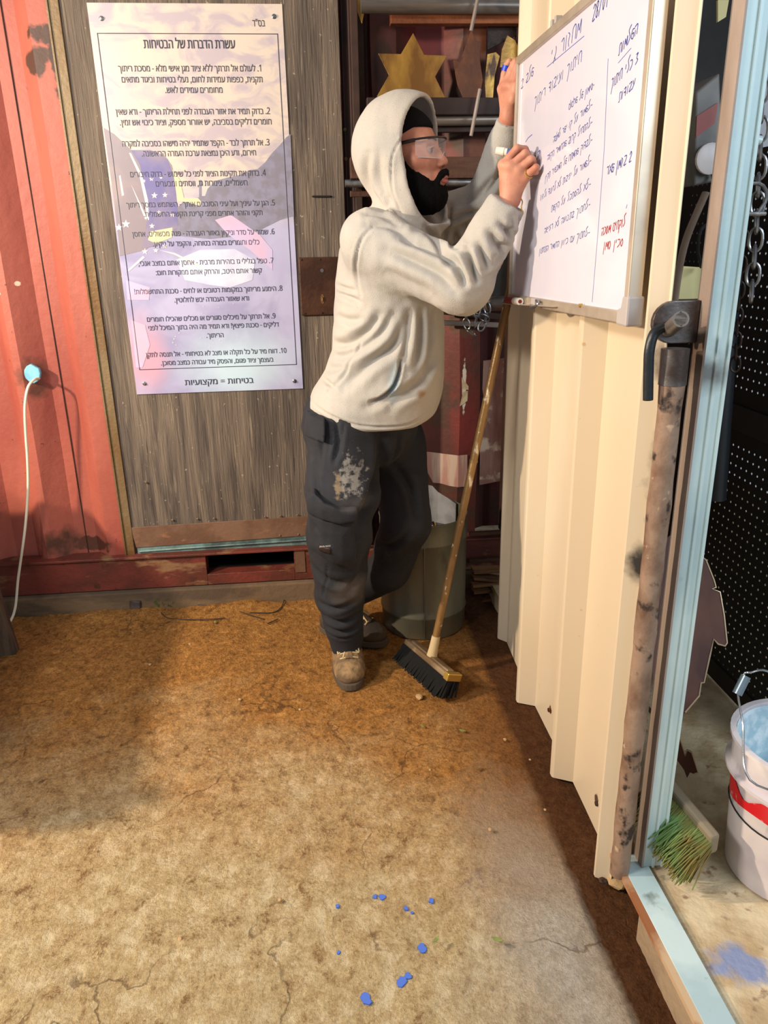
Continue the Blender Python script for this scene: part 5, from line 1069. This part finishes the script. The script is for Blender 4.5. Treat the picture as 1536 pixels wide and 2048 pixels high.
# the body itself: one surface from head to ankles, its parts outside the clothes worked finer
def head_sdf(P):
    L = Lc(P); t, s, u = L[:, 0], np.abs(L[:, 1]), L[:, 2]; Lm = np.stack([t, s, u], 1)
    d = ell(Lm, (-.012, 0, .035), (.098, .078, .090)); d = smin(d, ell(Lm, (.032, 0, -.02), (.066, .062, .085)), .03); d = smin(d, ell(Lm, (.045, 0, -.085), (.052, .044, .040)), .03)
    d = smin(d, cone(Lm, (.072, .040, -.022), (.050, .056, -.018), .018, .020), .02)      # cheekbone
    d = smin(d, cone(Lm, (.084, .008, .028), (.076, .042, .030), .011, .010), .012)        # brow ridge
    d = smax(d, -ell(Lm, (.100, .031, .004), (.016, .017, .012)), .012)                     # eye socket
    d = smin(d, cone(Lm, (.089, 0, .014), (.112, 0, -.026), .0085, .0120), .010)            # nose
    d = smin(d, ell(Lm, (.102, .012, -.032), (.014, .009, .009)), .006)
    d = smax(d, -ell(Lm, (.110, .0065, -.042), (.005, .0035, .006)), .003)
    d = smin(d, ell(Lm, (.098, 0, -.068), (.018, .026, .022)), .012)
    d = smin(d, ell(Lm, (-.012, .080, -.005), (.018, .008, .032)), .008)                    # ear
    d = smin(d, cone(Lm, (-.02, 0, -.06), (-.055, 0, -.19), .056, .060), .03)
    return d
NB = HL(-.055, 0, -.18)
def body_sdf(P):
    d = torso(P, .05); d = smax(d, P[:, 2]-(tz[-1]-.03), .05); d = smax(d, HIP[2]-P[:, 2], .03)
    d = smin(d, cone(P, NB+(0, 0, .03), NB-(0, 0, .10), .054, .07), .03); d = smin(d, cone(P, S_R, E_R, .050, .042), .03); d = smin(d, cone(P, E_R, W_R, .042, .027), .015)
    d = smin(d, cone(P, S_L, E_L, .050, .042), .03); d = smin(d, cone(P, E_L, W_L, .042, .025), .015); d = smin(d, ell(P, HIP, (.12, .13, .12)), .03)
    d = smin(d, smax(smax(pants(P)+.034, P[:, 2]-HIP[2]-.03, .02), .10-P[:, 2], .01), .02)
    return d
parts = []
V, Q = sdf_mesh(body_sdf, (-.08, 1.93, .07), (.64, 2.66, 1.82), .014); parts.append((relax(V, Q, 1), Q))
V, Q = sdf_mesh(head_sdf, Hc-(.17, .17, .20), Hc+(.17, .17, .16), .0026); parts.append((relax(V, Q, 2, .4), Q))
def hand_fn(W, fwd, MC, fingers, thumb, pr=.014):
    def fn(P):
        pal = cone(P, W-fwd*.05, W, .026, .0235)
        for q in MC: pal = smin(pal, cone(P, W, q, .021, pr*.88), .010)
        for i in range(3): pal = smin(pal, cone(P, MC[i], MC[i+1], .0125, .0125), .006)
        for i, f in enumerate(fingers):
            r = [.0108, .0096, .0088, .0078] if i < 3 else [.0098, .0084, .0076, .0068]
            pal = smin(pal, chain_sdf(P, [MC[i]]+f, r[:len(f)+1], .003), .0035)
        return smin(pal, chain_sdf(P, thumb, [.017, .0125, .0108, .009], .004), .008)
    return fn
MC = [A_(1006, 330, 1.992), A_(1021, 333, 1.975), A_(1037, 341, 1.968), A_(1051, 353, 1.968)]
FG = [[A_(1034, 297, 1.982), A_(1050, 299, 1.992), A_(1056, 308, 2.004)], [A_(1050, 307, 1.962), A_(1058, 315, 1.980), A_(1052, 320, 2.000)], [A_(1063, 319, 1.956), A_(1068, 328, 1.976), A_(1058, 332, 1.998)], [A_(1072, 335, 1.935), A_(1072, 343, 1.950), A_(1062, 346, 1.975)]]
TH = [W_R+(A_(1010, 372, 2.01)-W_R)*.8, A_(1008, 345, 2.025), A_(1026, 320, 2.030), A_(1046, 312, 2.018)]
fr = (W_R-E_R)/np.linalg.norm(W_R-E_R)
V, Q = sdf_mesh(hand_fn(W_R, fr, MC, FG, TH), W_R+(-.09, -.10, -.08), W_R+(.12, .11, .18), .0021)
N = normals(V, Q)
for (a, b, w_, dp) in [((1014, 385), (1024, 345), .0022, .0012), ((1006, 380), (1010, 340), .0022, .001)]:
    pass
V = relax(V, Q, 1, .5); parts.append((V, Q))
ML = [A_(1004, 178, 2.262), A_(1012, 172, 2.245), A_(1021, 172, 2.232), A_(1029, 176, 2.222)]
FL = [[A_(1009, 148, 2.262), A_(1013, 132, 2.258), A_(1019, 122, 2.252)], [A_(1021, 142, 2.240), A_(1027, 128, 2.236), A_(1031, 121, 2.230)], [A_(1029, 145, 2.226), A_(1034, 132, 2.220), A_(1037, 126, 2.214)], [A_(1035, 154, 2.216), A_(1038, 142, 2.212), A_(1040, 136, 2.208)]]
TL_ = [W_L+(0, -.01, .03), A_(1026, 200, 2.228), A_(1031, 182, 2.214), A_(1032, 168, 2.209)]
fl_ = (W_L-E_L)/np.linalg.norm(W_L-E_L)
V, Q = sdf_mesh(hand_fn(W_L, fl_, ML, FL, TL_), W_L+(-.08, -.10, -.07), W_L+(.09, .07, .21), .0023); parts.append((relax(V, Q, 1, .5), Q))
k = 0; VV = []; QQ = []
for v, q in parts: VV.append(v); QQ.append(q+k); k += len(v)
BODY = np_object('body', np.concatenate(VV), np.concatenate(QQ), 'skin', man)
# face details
for q in (-1, 1):
    e = HL(.081, .031*q, .005); bmn = bmesh.new(); bmesh.ops.create_uvsphere(bmn, u_segments=16, v_segments=10, radius=.0118); me = bpy.data.meshes.new('eye'); bmn.to_mesh(me); bmn.free(); me.materials.append(M['eye_white']); me.materials.append(M['iris'])
    for v in me.vertices: v.co = v.co+Vector(e)
    for pl in me.polygons:
        pl.use_smooth = True
        if (np.array(pl.center)-e)@hf > .0080: pl.material_index = 1
    link('eye', me, BODY)
    m = MB(); m.tube(smoothpath([HL(.098, .012*q, .028), HL(.094, .028*q, .034), HL(.080, .046*q, .029)], 5), [.003]+[.0045]*9+[.002], 6, flat=.6); m.build('eyebrow', 'hair', BODY, smooth=True)
    m = MB(); m.tube(smoothpath([HL(.092, .020*q, .010), HL(.0965, .031*q, .0125), HL(.088, .043*q, .008)], 5), .0022, 6); m.build('eyelid', 'skin', BODY, smooth=True)
m = MB(); m.tube(smoothpath([HL(.104, -.020, -.072), HL(.1155, -.008, -.0665), HL(.1155, .008, -.0665), HL(.104, .020, -.072)], 5), [.002]+[.0042]*14+[.002], 8)
m.tube(smoothpath([HL(.104, -.018, -.075), HL(.1165, 0, -.0775), HL(.104, .018, -.075)], 6), [.002]+[.0055]*11+[.002], 8); m.build('lips', 'lip', BODY, smooth=True)
def beard(P):
    L = Lc(P); Lm = np.stack([L[:, 0], np.abs(L[:, 1]), L[:, 2]], 1); t, s, u = Lm.T
    d = ell(Lm, (.058, 0, -.108), (.058, .054, .050)); d = smin(d, ell(Lm, (.030, .042, -.085), (.046, .024, .048)), .02); d = smin(d, ell(Lm, (.012, .062, -.040), (.018, .014, .050)), .015)
    d = smin(d, smax(head_sdf(P)-.006, np.maximum(u+.030+.95*np.clip(t-.03, 0, 1), -.18-u), .01), .008)
    d = smax(d, -ell(Lm, (.112, 0, -.076), (.026, .026, .014)), .004); d = smax(d, -ell(Lm, (.10, .020, -.050), (.05, .026, .016)), .012)
    d = smax(d, -(t+.005), .02)
    mst = chain_sdf(Lm, [np.array((.117, .002, -.053)), np.array((.110, .018, -.058)), np.array((.098, .027, -.078)), np.array((.090, .028, -.095))], [.0075, .0078, .0065, .006], .006)
    return smin(d, mst, .006)
V, Q = sdf_mesh(beard, HL(.06, 0, -.09)-(.13, .13, .12), HL(.06, 0, -.09)+(.13, .13, .12), .003); N = normals(V, Q); V += N*(.0016*vnoise(V, 240, 3)+.0015*RNG.rand(len(V)))[:, None]; np_object('beard', V, Q, 'hair', BODY)
def cap(P):
    L = Lc(P); t, s, u = L.T; d = ell(L, (-.012, 0, .040), (.104, .084, .094)); return smax(d, .063-.55*np.clip(.05-t, 0, .12)-u, .006)
V, Q = sdf_mesh(cap, Hc-(.14, .14, .06), Hc+(.14, .14, .16), .005); np_object('cap', relax(V, Q, 1), Q, 'beanie', man)
# safety glasses
GL = bpy.data.objects.new('safety_glasses', None)
m = MB(); arc = lambda f: (.030+.090*math.cos(f), .078*math.sin(f))
fs = np.linspace(-1.25, 1.25, 25); m.tube([HL(arc(f)[0], arc(f)[1], .029+.004*math.cos(f)) for f in fs], .0028, 8); GF = m.build('safety_glasses', 'glasses_black', man, smooth=True)
for q in (-1, 1):
    a_ = arc(1.25*q); m = MB(); m.tube([HL(a_[0], a_[1], .029), HL(.02, .083*q, .026), HL(-.03, .086*q, .020)], [.0048, .0045, .0035], 8); m.build('temple', 'glasses_black', GF, smooth=True)
m = MB(); n = len(fs)
for f in fs:
    tt, ss = arc(f); lowu = -.024+.022*math.exp(-(f/.22)**2)+.008*abs(f)
    m.v += [tuple(HL(tt, ss, .030)), tuple(HL(tt-.003, ss, lowu))]
m.f = [(2*k, 2*k+2, 2*k+3, 2*k+1) for k in range(n-1)]; m.m = [0]*(n-1); m.build('lens', 'lens', GF, smooth=True)
m = MB(); m.tube([HL(arc(f)[0]-.003, arc(f)[1], -.024+.022*math.exp(-(f/.22)**2)+.008*abs(f)) for f in fs], .0011, 6); m.build('lens_edge', 'glass_rim', GF, smooth=True)
# ring, bracelet, blue tape
a = MC[3]+(FG[3][0]-MC[3])*.35; dd = FG[3][0]-MC[3]; dd /= np.linalg.norm(dd); x_ = np.cross(dd, (0, 0, 1.)); x_ /= np.linalg.norm(x_); y_ = np.cross(dd, x_)
m = MB(); m.tube([a+(x_*math.cos(t)+y_*math.sin(t))*.0115 for t in np.linspace(0, 2*PI, 20)], .0016, 6, cap=False); m.build('ring', 'gold', BODY, smooth=True)
wp = A_(1042, 397, 1.985); m = MB(); m.tube(smoothpath([wp, wp+(.004, 0, -.008), wp+(.002, 0, -.020), wp+(.004, 0, -.03)], 4), .0016, 6); m.tube([wp+(.004, 0, -.028), wp+(.004, 0, -.034)], .0034, 8); m.build('bracelet', 'gold', BODY, smooth=True)
a, b = FL[0][0]+(FL[0][1]-FL[0][0])*.35, FL[0][1]+(FL[0][2]-FL[0][1])*.1; m = MB(); m.tube([a, b], .0112, 14); m.build('blue_bandage', 'blue_tape', BODY, smooth=True)
# the marker he writes with
t0_ = JX(1071, 313, XB-.001); e0 = A_(992, 301, 2.035); dv = t0_-e0; Lm_ = np.linalg.norm(dv); dv /= Lm_
t = thing('marker_pen', e0, 'white and blue marker pen held in the right hand against the board', 'marker')
m = MB(); m.tube([e0, e0+dv*.020, e0+dv*.021, e0+dv*.028], [.0092, .0098, .0088, .0088], 16); m.build('end_cap', 'marker_white', t, smooth=True)
m = MB(); m.tube([e0+dv*.026, e0+dv*(Lm_-.026)], .0085, 16); m.build('barrel', 'marker_blue', t, smooth=True)
m = MB(); m.tube([e0-dv*.0005, e0+dv*.001], .0055, 14); m.build('end_ring', 'plastic_grey', t)
m = MB(); m.tube([e0+dv*(Lm_-.027), e0+dv*(Lm_-.012), e0+dv*(Lm_-.010)], [.008, .0055, .003], 14); m.build('collar', 'marker_white', t, smooth=True)
m = MB(); m.tube([e0+dv*(Lm_-.011), e0+dv*Lm_], [.003, .0018], 8); m.build('tip', 'black', t, smooth=True)
